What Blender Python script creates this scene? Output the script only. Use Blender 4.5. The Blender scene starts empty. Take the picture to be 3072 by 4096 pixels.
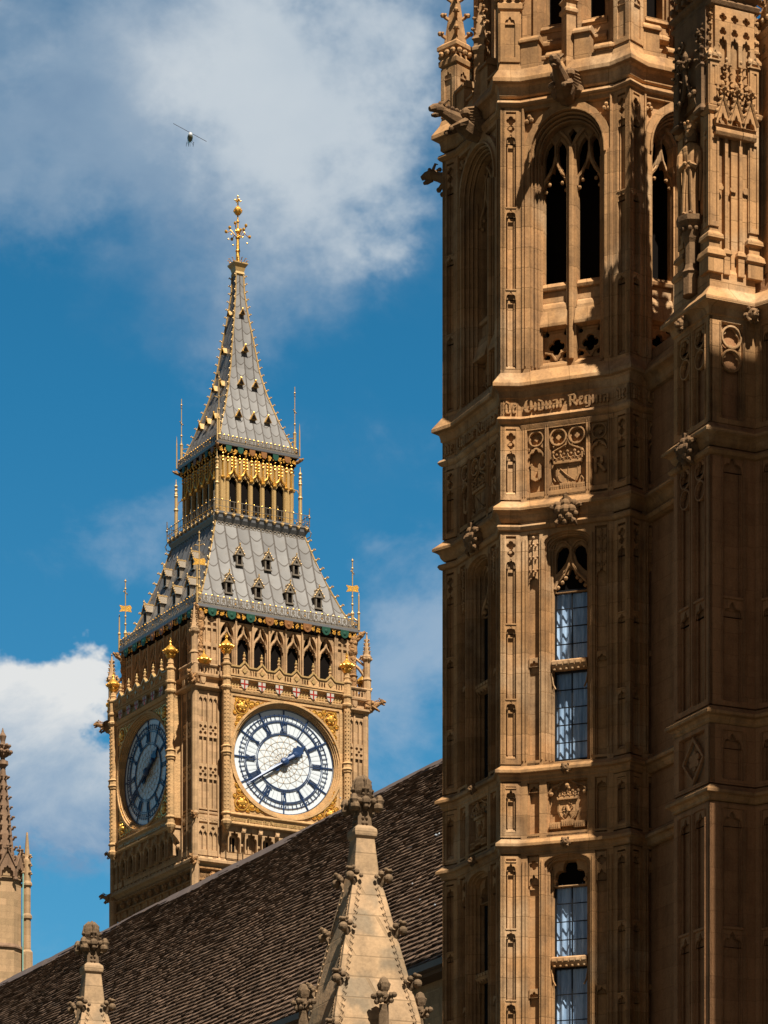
import bpy, math, random
from mathutils import Matrix, Vector
random.seed(7)
SC = bpy.context.scene
COL = SC.collection
PI = math.pi
R = math.radians

# ------------------------------------------------------------------ camera
cd = bpy.data.cameras.new('Camera')
cam = bpy.data.objects.new('Camera', cd)
COL.objects.link(cam)
SC.camera = cam
cam.location = (0, 0, 1.6)
cam.rotation_euler = (PI / 2, 0, 0)
cd.sensor_fit = 'AUTO'
cd.sensor_width = 36
cd.lens = 13000 / 4096 * 36
cd.shift_y = (6440 - 2048) / 4096
cd.clip_start = 0.5
cd.clip_end = 20000
ZC = 1.6

# ------------------------------------------------------------------ light
SUN_A, SUN_E = 24.6, 57.0
SC.view_settings.view_transform = 'Standard'
SC.view_settings.look = 'None'
SC.view_settings.exposure = 0.8
SC.view_settings.gamma = 1
sl = bpy.data.lights.new('Sun', 'SUN')
sl.energy = 5.0
sl.angle = R(0.53)
sl.color = (1, 0.94, 0.83)
sun = bpy.data.objects.new('Sun', sl)
COL.objects.link(sun)
sdir = Vector((math.sin(R(SUN_A)) * math.cos(R(SUN_E)), -math.cos(R(SUN_A)) * math.cos(R(SUN_E)), math.sin(R(SUN_E))))
sun.rotation_euler = sdir.to_track_quat('Z', 'Y').to_euler()

W = bpy.data.worlds.new('World')
SC.world = W
W.use_nodes = True
nt = W.node_tree
nt.nodes.clear()


class NT:
    def __init__(s, t): s.t = t
    def n(s, ty, **k):
        o = s.t.nodes.new(ty)
        for a, b in k.items():
            if a == 'ins':
                for i, v in b.items():
                    if hasattr(v, 'node') or isinstance(v, bpy.types.NodeSocket): s.t.links.new(v, o.inputs[i])
                    else: o.inputs[i].default_value = v
            else: setattr(o, a, b)
        return o
    def math(s, op, a, b=None, c=None, clamp=False):
        o = s.t.nodes.new('ShaderNodeMath'); o.operation = op; o.use_clamp = clamp
        for i, v in enumerate((a, b, c)):
            if v is None: continue
            if isinstance(v, bpy.types.NodeSocket): s.t.links.new(v, o.inputs[i])
            else: o.inputs[i].default_value = v
        return o.outputs[0]
    def mix(s, f, a, b, mode='MIX'):
        o = s.t.nodes.new('ShaderNodeMix'); o.data_type = 'RGBA'; o.blend_type = mode
        for i, v in ((0, f), (6, a), (7, b)):
            if isinstance(v, bpy.types.NodeSocket): s.t.links.new(v, o.inputs[i])
            else: o.inputs[i].default_value = (*v, 1) if isinstance(v, tuple) and len(v) == 3 else v
        return o.outputs[2]
    def ramp(s, f, stops, interp='LINEAR'):
        o = s.t.nodes.new('ShaderNodeValToRGB'); o.color_ramp.interpolation = interp
        el = o.color_ramp.elements
        while len(el) < len(stops): el.new(0.5)
        for e, (p, c) in zip(el, stops):
            e.position = p; e.color = (*c, 1) if len(c) == 3 else c
        s.t.links.new(f, o.inputs[0]); return o.outputs[0]
    def noise(s, vec, scale, detail=4, rough=.55, dist=0.0):
        o = s.n('ShaderNodeTexNoise', ins={'Scale': scale, 'Detail': detail, 'Roughness': rough, 'Distortion': dist})
        if vec is not None: s.t.links.new(vec, o.inputs['Vector'])
        return o.outputs['Fac']


w = NT(nt)
tc = w.n('ShaderNodeTexCoord').outputs['Generated']
sky = w.n('ShaderNodeTexSky', sky_type='NISHITA', sun_disc=False, sun_elevation=R(SUN_E), sun_rotation=R(180 - SUN_A),
          air_density=1.0, dust_density=0.3, ozone_density=3.0)
# clouds: soft lobes placed by direction on the sky sphere, broken up with noise


def vdir(px, py):
    v = Vector(((px - 1536) / 13000, 1, (6440 - py) / 13000)); v.normalize(); return v


def mapped(scale, loc=(0, 0, 0)):
    return w.n('ShaderNodeMapping', ins={'Vector': tc, 'Scale': scale, 'Location': loc}).outputs[0]


n1 = w.noise(mapped((7, 7, 9)), 1.0, 8, .58, .25)
n2 = w.noise(mapped((24, 24, 34), (3, 1, 2)), 1.0, 8, .62, .3)
n3 = w.noise(mapped((10, 10, 16), (1, 7, 5)), 1.0, 6, .55)
warp = w.n('ShaderNodeVectorMath', operation='SCALE', ins={0: w.n('ShaderNodeTexNoise', ins={'Vector': mapped((16, 16, 20)), 'Scale': 1.0, 'Detail': 6, 'Roughness': .6}).outputs['Color'], 'Scale': .09}).outputs[0]
tw = w.n('ShaderNodeVectorMath', operation='ADD', ins={0: tc, 1: warp}).outputs[0]
tw = w.n('ShaderNodeVectorMath', operation='SUBTRACT', ins={0: tw, 1: (.045, .045, .045)}).outputs[0]


def lobes(lst):
    acc = None
    for px, py, rad, amp, *sq in lst:
        sy = sq[0] if sq else 1.0
        d = w.n('ShaderNodeVectorMath', operation='SUBTRACT', ins={0: tw, 1: tuple(vdir(px, py))}).outputs[0]
        d = w.n('ShaderNodeVectorMath', operation='MULTIPLY', ins={0: d, 1: (1, 1, sy)}).outputs[0]
        l = w.n('ShaderNodeVectorMath', operation='LENGTH', ins={0: d}).outputs['Value']
        g = w.math('MULTIPLY', w.math('SMOOTH_MIN', w.math('MULTIPLY', l, 13000 / rad), 1.0, .3), -1)
        g = w.math('MULTIPLY', w.math('ADD', g, 1.0), amp)
        acc = g if acc is None else w.math('ADD', acc, g)
    return acc


def sstep(v, a, b, o=1.0):
    return w.n('ShaderNodeMapRange', interpolation_type='SMOOTHSTEP', ins={0: v, 1: a, 2: b, 3: 0, 4: o}).outputs[0]


# (photo x, y, radius px, amount)
veil = lobes([(250, 150, 1100, 1.0, 1.5), (1050, 150, 800, .8), (1350, 500, 520, .7), (750, 500, 700, .6), (1000, 850, 500, .6),
              (60, 600, 520, .5, 1.6), (640, 1280, 560, .35, 1.9), (1200, 1080, 360, .3), (1500, 120, 380, .5)])
core = lobes([(1220, 420, 520, 1.0), (1020, 60, 620, .8), (1450, 650, 330, .6), (150, 130, 420, .5, 1.6), (1080, 800, 420, .5), (700, 120, 450, .5)])
wisp = lobes([(1650, 2450, 420, .6), (1500, 2950, 520, .75), (1740, 2750, 360, .6), (600, 2080, 300, .32, .6), (600, 2330, 300, .35), (330, 3600, 380, .6, 1.3), (1480, 2150, 160, .3)])
cum = lobes([(60, 3150, 560, 1.3, .85), (330, 3150, 420, .8), (60, 2880, 330, .6), (330, 2800, 260, .55), (480, 3300, 330, .6)])
n1c = w.math('SUBTRACT', n1, .5); n2c = w.math('SUBTRACT', n2, .5)
cv1 = w.math('ADD', w.math('ADD', veil, w.math('MULTIPLY', n1c, 1.5)), w.math('MULTIPLY', n2c, .5))
c1 = sstep(cv1, .12, 1.25, .80)
cvb = w.math('ADD', w.math('ADD', core, w.math('MULTIPLY', n1c, 1.7)), w.math('MULTIPLY', n2c, .9))
cb = sstep(cvb, .30, 1.3, .88)
cv2 = w.math('ADD', w.math('ADD', wisp, w.math('MULTIPLY', n2c, 1.8)), w.math('MULTIPLY', n1c, .8))
c2 = sstep(cv2, .12, 1.2, .60)
cv3 = w.math('ADD', w.math('ADD', cum, w.math('MULTIPLY', n2c, 1.0)), w.math('MULTIPLY', n1c, .5))
c3 = sstep(cv3, .36, .80, .97)
zsep = w.n('ShaderNodeSeparateXYZ', ins={0: tc}).outputs[2]
cc1 = w.ramp(w.math('ADD', w.math('MULTIPLY', n3, .6), w.math('MULTIPLY', n1, .4)), [(.36, (1.9, 3.0, 4.6)), (.50, (3.2, 4.4, 5.8)), (.64, (5.0, 5.9, 6.9))])
zb = w.n('ShaderNodeMapRange', ins={0: w.math('ADD', zsep, w.math('MULTIPLY', n2c, .09)), 1: .226, 2: .275, 3: 0, 4: 1}).outputs[0]
cc3 = w.ramp(zb, [(0, (1.9, 3.5, 5.6)), (.45, (4.6, 5.7, 6.9)), (1, (9.0, 9.1, 9.0))])
hz = w.n('ShaderNodeMapRange', ins={0: zsep, 1: .16, 2: .54, 3: 0, 4: 1}).outputs[0]
tint = w.ramp(hz, [(0, (.42, 1.06, 1.18)), (.5, (.20, .95, 1.12)), (.82, (.18, .86, 1.0)), (1, (.25, .26, .25))])
base = w.mix(1.0, sky.outputs[0], tint, 'MULTIPLY')
ysep = w.n('ShaderNodeSeparateXYZ', ins={0: tc}).outputs[1]
back = w.n('ShaderNodeMapRange', interpolation_type='SMOOTHSTEP', ins={0: ysep, 1: -.35, 2: .45, 3: .22, 4: 1.0}).outputs[0]
base = w.mix(1.0, base, w.mix(w.n('ShaderNodeMapRange', ins={0: back, 1: .22, 2: 1.0, 3: 0, 4: 1}).outputs[0], (1.25, .36, .27), (1.0, 1.0, 1.0)), 'MULTIPLY')
skyc = w.mix(c1, base, cc1)
skyc = w.mix(cb, skyc, w.mix(n3, (4.6, 5.7, 6.8), (8.4, 8.8, 9.0)))
skyc = w.mix(c2, skyc, (5.2, 6.2, 7.4))
skyc = w.mix(c3, skyc, cc3)
bg = w.n('ShaderNodeBackground', ins={0: skyc, 1: 0.05})
out = w.n('ShaderNodeOutputWorld')
nt.links.new(bg.outputs[0], out.inputs[0])
if hasattr(SC, 'cycles'):
    SC.cycles.max_bounces = 5
    SC.cycles.diffuse_bounces = 2
    SC.cycles.glossy_bounces = 2
    SC.cycles.transparent_max_bounces = 6

# ------------------------------------------------------------------ materials


def mat(name):
    m = bpy.data.materials.new(name); m.use_nodes = True
    t = m.node_tree; t.nodes.clear(); k = NT(t)
    o = k.n('ShaderNodeOutputMaterial'); b = k.n('ShaderNodeBsdfPrincipled')
    t.links.new(b.outputs[0], o.inputs[0])
    return m, k, b, o


def simple(name, col, rough=.6, metal=0, spec=.3, var=.25, sc=3.0, bump=0.0, bsc=20.0):
    m, k, b, o = mat(name)
    tc = k.n('ShaderNodeTexCoord').outputs['Object']
    n = k.noise(tc, sc, 5, .6)
    f = k.math('MULTIPLY_ADD', n, var * 2, 1 - var)
    c = k.mix(1.0, tuple(col), k.n('ShaderNodeCombineColor', ins={0: f, 1: f, 2: f}).outputs[0], 'MULTIPLY')
    k.t.links.new(c, b.inputs['Base Color'])
    b.inputs['Roughness'].default_value = rough; b.inputs['Metallic'].default_value = metal
    b.inputs['Specular IOR Level'].default_value = spec
    if bump:
        bp = k.n('ShaderNodeBump', ins={'Strength': bump, 'Distance': .03, 'Height': k.noise(tc, bsc, 4, .6)})
        k.t.links.new(bp.outputs[0], b.inputs['Normal'])
    return m


def stone(name, c1, c2, dirt, bw=.9, bh=.36, bump=.35, bsc=14, dirt_amt=.5, lump=0.0, soft=0.0, mort=.006, carve=0.0, cvs=2.0, patch=None):
    m, k, b, o = mat(name)
    tc = k.n('ShaderNodeTexCoord').outputs['Object']
    s = k.n('ShaderNodeSeparateXYZ', ins={0: tc})
    u = k.math('ADD', s.outputs[0], k.math('MULTIPLY', s.outputs[1], .41))
    uv = k.n('ShaderNodeCombineXYZ', ins={0: u, 1: s.outputs[2], 2: 0.0}).outputs[0]
    br = k.n('ShaderNodeTexBrick', ins={'Vector': uv, 'Color1': (0, 0, 0, 1), 'Color2': (1, 1, 1, 1), 'Mortar': (.5, .5, .5, 1), 'Scale': 1.0,
                                      'Mortar Size': mort, 'Mortar Smooth': .3, 'Bias': 0.0, 'Brick Width': bw, 'Row Height': bh})
    big = k.noise(tc, .55, 4, .6)
    mid = k.noise(tc, 3.1, 6, .65)
    st = k.noise(k.n('ShaderNodeMapping', ins={'Vector': tc, 'Scale': (3.5, 3.5, .35)}).outputs[0], 1.0, 5, .6)
    f = k.math('ADD', k.math('MULTIPLY', br.outputs['Color'], .75), k.math('MULTIPLY', big, .6), clamp=True)
    base = k.mix(f, c1, c2)
    if patch:
        pn = k.ramp(k.noise(tc, patch[1], 3, .45), [(patch[2], (0, 0, 0)), (patch[2] + .12, (1, 1, 1))])
        base = k.mix(k.math('MULTIPLY', pn, patch[3]), base, patch[0])
    dm = k.ramp(k.math('ADD', k.math('MULTIPLY', st, .6), k.math('MULTIPLY', mid, .5)), [(.48, (0, 0, 0)), (.74, (1, 1, 1))])
    base = k.mix(k.math('MULTIPLY', dm, dirt_amt), base, dirt)
    fine = k.noise(tc, bsc * 2.2, 3, .6)
    fv = k.math('MULTIPLY', k.math('MULTIPLY_ADD', fine, .6, .70), k.math('MULTIPLY_ADD', br.outputs['Color'], .46, .77))
    base = k.mix(1.0, base, k.n('ShaderNodeCombineColor', ins={0: fv, 1: fv, 2: fv}).outputs[0], 'MULTIPLY')
    base = k.mix(k.math('MULTIPLY', br.outputs['Fac'], .5), base, tuple(x * .45 for x in c1))
    k.t.links.new(base, b.inputs['Base Color'])
    b.inputs['Roughness'].default_value = .92
    b.inputs['Specular IOR Level'].default_value = .12
    h = k.math('ADD', k.math('MULTIPLY', k.noise(tc, bsc, 5, .65), .6), k.math('MULTIPLY', br.outputs['Fac'], -.6))
    if carve:
        vo = k.n('ShaderNodeTexVoronoi', feature='DISTANCE_TO_EDGE', ins={'Vector': tc, 'Scale': cvs}).outputs[0]
        h = k.math('ADD', h, k.math('MULTIPLY', k.math('MINIMUM', vo, .25), carve * 8))
    bp = k.n('ShaderNodeBump', ins={'Strength': bump, 'Distance': .03, 'Height': h})
    if soft: k.t.links.new(k.n('ShaderNodeBevel', samples=2, ins={'Radius': soft}).outputs[0], bp.inputs['Normal'])
    k.t.links.new(bp.outputs[0], b.inputs['Normal'])
    return m


M = {}
# near palace stone
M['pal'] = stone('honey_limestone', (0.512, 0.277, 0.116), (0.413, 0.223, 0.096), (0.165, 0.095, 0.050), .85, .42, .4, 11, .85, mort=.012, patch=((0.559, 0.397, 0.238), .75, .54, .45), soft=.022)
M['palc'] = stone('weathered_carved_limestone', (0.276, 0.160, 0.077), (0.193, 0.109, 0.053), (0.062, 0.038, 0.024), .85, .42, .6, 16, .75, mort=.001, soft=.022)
M['palg'] = stone('grimy_fill_lifted_limestone', (0.486, 0.244, 0.114), (0.338, 0.171, 0.079), (0.121, 0.062, 0.030), .85, .42, .6, 12, .6, soft=.022)  # grimy stone for the shaded turret, fill light lifted into its colour
# clock tower stone
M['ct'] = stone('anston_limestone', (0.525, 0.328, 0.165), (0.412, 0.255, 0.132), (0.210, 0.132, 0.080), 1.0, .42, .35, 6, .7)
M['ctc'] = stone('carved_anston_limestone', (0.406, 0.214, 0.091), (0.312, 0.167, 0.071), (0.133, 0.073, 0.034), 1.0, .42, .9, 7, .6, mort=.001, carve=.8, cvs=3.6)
M['ctg'] = stone('gilded_limestone', (0.578, 0.360, 0.169), (0.479, 0.283, 0.128), (0.248, 0.146, 0.067), 1.0, .42, .5, 8, .4, mort=.001, carve=.25, cvs=5)
M['white'] = simple('white_painted_stone', (.45, .40, .33), .6)
# grey limestone
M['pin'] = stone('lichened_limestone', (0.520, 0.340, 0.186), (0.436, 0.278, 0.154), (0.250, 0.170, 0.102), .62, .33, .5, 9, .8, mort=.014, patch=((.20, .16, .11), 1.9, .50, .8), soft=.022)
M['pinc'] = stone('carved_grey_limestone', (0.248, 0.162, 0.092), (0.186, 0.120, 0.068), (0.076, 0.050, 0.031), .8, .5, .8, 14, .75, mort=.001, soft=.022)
M['spir'] = stone('pale_bath_stone', (0.451, 0.298, 0.158), (0.382, 0.242, 0.130), (0.217, 0.137, 0.078), .8, .35, .3, 8, .5)
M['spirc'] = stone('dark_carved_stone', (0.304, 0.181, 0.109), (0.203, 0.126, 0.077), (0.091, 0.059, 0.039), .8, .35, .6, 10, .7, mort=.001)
M['gold'] = simple('gilding', (.70, .36, .06), .33, .6, .5, .35, 6, .5, 25)
M['goldp'] = simple('pale_gilding', (.46, .29, .11), .42, .25, .5, .25, 6, .4, 25)
M['blue'] = simple('prussian_blue_iron', (.018, .045, .12), .38, .1, .5, .2, 3)
M['lead'] = simple('grey_painted_iron', (.17, .165, .165), .42, .35, .5, .25, 2.0, .3, 12)
M['ironl'] = simple('weathered_ironwork', (.23, .185, .135), .42, .45, .5, .35, 6, .4, 14)
M['green'] = simple('green_enamel', (.01, .06, .035), .5, .1, .4, .3, 3)
M['brown'] = simple('ochre_enamel', (.24, .10, .03), .5, .2, .4, .4, 6)
M['red'] = simple('red_enamel', (.30, .018, .01), .5)
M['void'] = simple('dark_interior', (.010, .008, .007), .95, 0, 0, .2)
M['copper'] = simple('verdigris_pipe', (.22, .40, .33), .7)
M['black'] = simple('leaded_bars', (.012, .012, .013), .5, .2)
M['dark'] = simple('gunmetal_paint', (.05, .035, .035), .4, .3)
M['heli'] = simple('olive_fuselage_paint', (.16, .15, .09), .3, .1)
M['helig'] = simple('bright_nose_panel', (.8,.8,.78), .1, .3, .8, .02)
M['flash'] = simple('pale_metal_flashing', (.5, .54, .58), .35, .3)
M['ridge'] = simple('weathered_lead_ridge', (.15, .11, .09), .6, .1, .3, .3, 1.5)


def m_roof_panels():
    m, k, b, o = mat('cast_iron_roof_tiles')
    uv = k.n('ShaderNodeUVMap').outputs[0]
    s = k.n('ShaderNodeSeparateXYZ', ins={0: uv})
    U, V = s.outputs[0], s.outputs[1]
    fu = k.math('FRACT', U)
    scal = k.math('MULTIPLY', k.math('ABSOLUTE', k.math('SINE', k.math('MULTIPLY', U, PI))), .34)
    cell = k.math('FLOOR', U)
    off = k.math('MULTIPLY', k.math('FRACT', k.math('MULTIPLY', cell, .37)), .55)
    vv = k.math('ADD', k.math('ADD', V, scal), off)
    fv = k.math('FRACT', vv)
    lu = k.math('MINIMUM', fu, k.math('SUBTRACT', 1.0, fu))
    ribs = k.math('LESS_THAN', lu, .065)
    lines = k.math('LESS_THAN', fv, .085)
    line = k.math('MAXIMUM', ribs, lines)
    idn = k.n('ShaderNodeTexWhiteNoise', noise_dimensions='2D', ins={0: k.n('ShaderNodeCombineXYZ', ins={0: cell, 1: k.math('FLOOR', vv), 2: 0.0}).outputs[0]}).outputs[0]
    tc = k.n('ShaderNodeTexCoord').outputs['Object']
    n = k.noise(tc, 1.2, 5, .6)
    v = k.math('ADD', k.math('MULTIPLY', idn, .26), k.math('MULTIPLY', n, .4))
    base = k.ramp(v, [(.1, (.14, .13, .12)), (.38, (.20, .188, .175)), (.6, (.25, .237, .22))])
    rust = k.ramp(k.noise(tc, 3.0, 5, .7), [(.55, (0, 0, 0)), (.75, (1, 1, 1))])
    base = k.mix(k.math('MULTIPLY', rust, .35), base, (.16, .125, .09))
    base = k.mix(k.math('MULTIPLY', line, .9), base, (.075, .06, .048))
    k.t.links.new(base, b.inputs['Base Color'])
    b.inputs['Roughness'].default_value = .45; b.inputs['Metallic'].default_value = .25
    h = k.math('ADD', k.math('MULTIPLY', ribs, .8), k.math('MULTIPLY', fv, -.5))
    bp = k.n('ShaderNodeBump', ins={'Strength': .6, 'Distance': .05, 'Height': h})
    k.t.links.new(bp.outputs[0], b.inputs['Normal'])
    return m


M['iron'] = m_roof_panels()


def m_dial(lit=True):
    m, k, b, o = mat('opal_glass')
    tc = k.n('ShaderNodeTexCoord').outputs['Object']
    n = k.noise(tc, 2.0, 3, .5)
    base = k.mix(n, (.60, .65, .68), (.68, .72, .74))
    k.t.links.new(base, b.inputs['Base Color'])
    b.inputs['Roughness'].default_value = .25; b.inputs['Specular IOR Level'].default_value = .6
    return m


M['opal'] = m_dial()


def m_curtain():
    m, k, b, o = mat('net_curtain')
    tc = k.n('ShaderNodeTexCoord').outputs['Object']
    n = k.noise(k.n('ShaderNodeMapping', ins={'Vector': tc, 'Scale': (10, 10, .9)}).outputs[0], 1.0, 4, .7)
    base = k.ramp(n, [(.3, (.26, .31, .38)), (.48, (.50, .56, .64)), (.62, (.82, .86, .92))])
    k.t.links.new(base, b.inputs['Base Color'])
    b.inputs['Roughness'].default_value = .9
    return m


M['curtain'] = m_curtain()


def m_glass():
    m, k, b, o = mat('window_glass')
    k.t.nodes.remove(b)
    gl = k.n('ShaderNodeBsdfGlossy', ins={'Color': (.8, .9, 1, 1), 'Roughness': .18})
    tr = k.n('ShaderNodeBsdfTransparent', ins={'Color': (.75, .85, .95, 1)})
    tc = k.n('ShaderNodeTexCoord').outputs['Object']
    bp = k.n('ShaderNodeBump', ins={'Strength': .25, 'Distance': .02, 'Height': k.noise(tc, 5, 3, .5)})
    k.t.links.new(bp.outputs[0], gl.inputs['Normal'])
    mx = k.n('ShaderNodeMixShader', ins={0: .13})
    k.t.links.new(tr.outputs[0], mx.inputs[1]); k.t.links.new(gl.outputs[0], mx.inputs[2])
    k.t.links.new(mx.outputs[0], o.inputs[0])
    return m


M['glass'] = m_glass()


def m_slates():
    m, k, b, o = mat('stone_roof_slates')
    g = k.n('ShaderNodeNewGeometry')
    tc = k.n('ShaderNodeTexCoord').outputs['Object']
    rnd = g.outputs['Random Per Island']
    n = k.noise(tc, .35, 5, .65); n2 = k.noise(tc, 5.0, 5, .7)
    v = k.math('ADD', k.math('MULTIPLY', rnd, .6), k.math('MULTIPLY', n, .6))
    base = k.ramp(v, [(.15, (.055, .033, .020)), (.5, (.115, .070, .043)), (.8, (.17, .105, .066)), (1, (.25, .155, .10))])
    base = k.mix(k.ramp(n2, [(.52, (0, 0, 0)), (.72, (.55, .55, .55))]), base, (.14, .095, .06))
    k.t.links.new(base, b.inputs['Base Color'])
    b.inputs['Roughness'].default_value = .85; b.inputs['Specular IOR Level'].default_value = .25
    bp = k.n('ShaderNodeBump', ins={'Strength': .5, 'Distance': .04, 'Height': k.noise(tc, 7, 5, .7)})
    k.t.links.new(bp.outputs[0], b.inputs['Normal'])
    return m


M['slate'] = m_slates()


def m_ground():
    m, k, b, o = mat('paving_and_lawn')
    tc = k.n('ShaderNodeTexCoord').outputs['Object']
    base = k.ramp(k.noise(tc, .02, 6, .6), [(.4, (.05, .045, .04)), (.6, (.03, .035, .02))])
    k.t.links.new(base, b.inputs['Base Color']); b.inputs['Roughness'].default_value = .95
    return m


M['ground'] = m_ground()

# ------------------------------------------------------------------ mesh tools
_plates = {}


def curve_mesh(polys, half):
    c = bpy.data.curves.new('c', 'CURVE'); c.dimensions = '2D'; c.fill_mode = 'BOTH'; c.extrude = half
    for p in polys:
        s = c.splines.new('POLY'); s.points.add(len(p) - 1); s.use_cyclic_u = True
        s.points.foreach_set('co', [t for q in p for t in (q[0], q[1], 0, 1)])
    o = bpy.data.objects.new('c', c); m = bpy.data.meshes.new_from_object(o)
    v = [tuple(x.co) for x in m.vertices]; f = [tuple(x.vertices) for x in m.polygons]
    bpy.data.objects.remove(o); bpy.data.meshes.remove(m); bpy.data.curves.remove(c)
    return v, f


class MB:
    def __init__(s, X=None, lift=True):
        s.v = []; s.f = []; s.X = (Matrix.Translation((0, 0, ZC)) if lift else Matrix()) @ (X or Matrix())
    def add(s, vs, fs):
        n = len(s.v); X = s.X
        s.v += [(X @ Vector(p))[:] for p in vs]
        s.f += [tuple(i + n for i in f) for f in fs]
        return s
    def box(s, x0, x1, y0, y1, z0, z1):
        return s.add([(x0, y0, z0), (x1, y0, z0), (x1, y1, z0), (x0, y1, z0), (x0, y0, z1), (x1, y0, z1), (x1, y1, z1), (x0, y1, z1)],
                     [(0, 3, 2, 1), (4, 5, 6, 7), (0, 1, 5, 4), (1, 2, 6, 5), (2, 3, 7, 6), (3, 0, 4, 7)])
    def loft(s, rings, caps=True):
        n = len(rings[0]); vs = [p for r in rings for p in r]; fs = []
        for i in range(len(rings) - 1):
            for j in range(n):
                k = (j + 1) % n
                fs.append((i * n + j, i * n + k, (i + 1) * n + k, (i + 1) * n + j))
        if caps:
            fs.append(tuple(range(n))[::-1]); fs.append(tuple((len(rings) - 1) * n + j for j in range(n)))
        return s.add(vs, fs)
    def vprism(s, poly, z0, z1):
        return s.loft([[(x, y, z0) for x, y in poly], [(x, y, z1) for x, y in poly]])
    def xprism(s, prof, x0, x1):          # profile [(y,z)] swept along x
        return s.loft([[(x0, y, z) for y, z in prof], [(x1, y, z) for y, z in prof]])
    def lathe(s, prof, cx=0, cy=0, n=12, rot=0.0, cz=0):
        return s.loft([[(cx + r * math.cos(rot + 2 * PI * j / n), cy + r * math.sin(rot + 2 * PI * j / n), cz + z) for j in range(n)] for r, z in prof])
    def sq(s, prof, cx=0, cy=0):          # square plan, prof half-widths
        return s.loft([[(cx - a, cy - a, z), (cx + a, cy - a, z), (cx + a, cy + a, z), (cx - a, cy + a, z)] for a, z in prof])
    def sph(s, c, r, n=7, m=5, sc=(1, 1, 1)):
        rings = []
        for i in range(m + 1):
            t = PI * (i + .02) / (m + .04); rr = math.sin(t)
            rings.append([(c[0] + r * sc[0] * rr * math.cos(2 * PI * j / n), c[1] + r * sc[1] * rr * math.sin(2 * PI * j / n), c[2] - r * sc[2] * math.cos(t)) for j in range(n)])
        return s.loft(rings)
    def tube(s, pts, r, n=6):
        pts = [Vector(p) for p in pts]; rs = r if isinstance(r, (list, tuple)) else [r] * len(pts)
        rings = []
        for i, p in enumerate(pts):
            d = (pts[min(i + 1, len(pts) - 1)] - pts[max(i - 1, 0)]).normalized()
            a = d.cross(Vector((0, 0, 1)) if abs(d.z) < .9 else Vector((0, 1, 0))).normalized(); b = d.cross(a)
            rings.append([tuple(p + a * rs[i] * math.cos(2 * PI * j / n) + b * rs[i] * math.sin(2 * PI * j / n)) for j in range(n)])
        return s.loft(rings)
    def plate(s, polys, y0, y1):          # polygons in (x,z), solid between depths y0..y1
        key = (tuple(tuple((round(a, 4), round(b, 4)) for a, b in p) for p in polys), round(y1 - y0, 4))
        if key not in _plates: _plates[key] = curve_mesh(polys, (y1 - y0) / 2)
        v, f = _plates[key]; ym = (y0 + y1) / 2
        return s.add([(a, ym - c, b) for a, b, c in v], f)
    def build(s, name, m, parent=None, smooth=False, uvs=None):
        me = bpy.data.meshes.new(name); me.from_pydata(s.v, [], s.f)
        if uvs:
            l = me.uv_layers.new(name='UVMap'); i = 0
            for fi, f in enumerate(s.f):
                for vi in range(len(f)): l.data[i].uv = uvs[fi][vi]; i += 1
        if smooth:
            me.polygons.foreach_set('use_smooth', [True] * len(me.polygons))
        me.materials.append(m if not isinstance(m, str) else M[m])
        o = bpy.data.objects.new(name, me); COL.objects.link(o)
        if parent: o.parent = parent
        return o


def root(name, label, cat, loc=(0, 0, 0), rz=0.0, group=None):
    o = bpy.data.objects.new(name, None); COL.objects.link(o); o.empty_display_size = .5
    o.location = loc; o.rotation_euler = (0, 0, rz); return tag(o, label, cat, group)


def tag(o, label, cat, group=None):
    o['label'] = label; o['category'] = cat
    if group: o['group'] = group
    return o


def copy_tree(o, parent=None):
    c = o.copy(); COL.objects.link(c)
    if parent: c.parent = parent
    for ch in list(o.children): copy_tree(ch, c)
    return c


def T(x, y, z): return Matrix.Translation((x, y, z))
def RZ(a): return Matrix.Rotation(a, 4, 'Z')
def RX(a): return Matrix.Rotation(a, 4, 'X')
def RY(a): return Matrix.Rotation(a, 4, 'Y')
def S(x, y, z): return Matrix.Diagonal((x, y, z, 1))


# 2-D outlines in (x, z)
def rect(x0, x1, z0, z1): return [(x0, z0), (x1, z0), (x1, z1), (x0, z1)]
def circ(cx, cz, r, n=20, rz=None): return [(cx + r * math.cos(2 * PI * i / n), cz + (rz or r) * math.sin(2 * PI * i / n)) for i in range(n)]


def foil(cx, cz, r, k=4, rot=PI / 2, d=.36, n=None):
    n = n or k * 8; o = []
    for i in range(n):
        t = 2 * PI * i / n
        q = r * (1 - d + d * abs(math.cos(k * (t - rot) / 2)) ** .6); o.append((cx + q * math.cos(t), cz + q * math.sin(t)))
    return o


def arch(x0, x1, z0, zs, rise, p=.0, n=14, cusps=(), d=.22, sg=.16, power=2.0):
    """opening with an arched head; p>0 pointed; cusps: angles in 0..1 across the head"""
    c = (x0 + x1) / 2; w_ = (x1 - x0) / 2; o = [(x0, z0), (x1, z0), (x1, zs)]
    n = n if not cusps else 40
    for i in range(1, n):
        t = i / n; a = PI * t
        X = math.cos(a); Z = (1 - abs(X) ** power) ** (1 / power)
        if p: Z = Z * (1 - p) + p * (1 - abs(X))
        f = 1.0
        for q in cusps: f -= d * max(0, 1 - abs(t - q) / sg) ** 1.3
        o.append((c + w_ * X * f, zs + rise * Z * f))
    o.append((x0, zs)); return o


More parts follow.
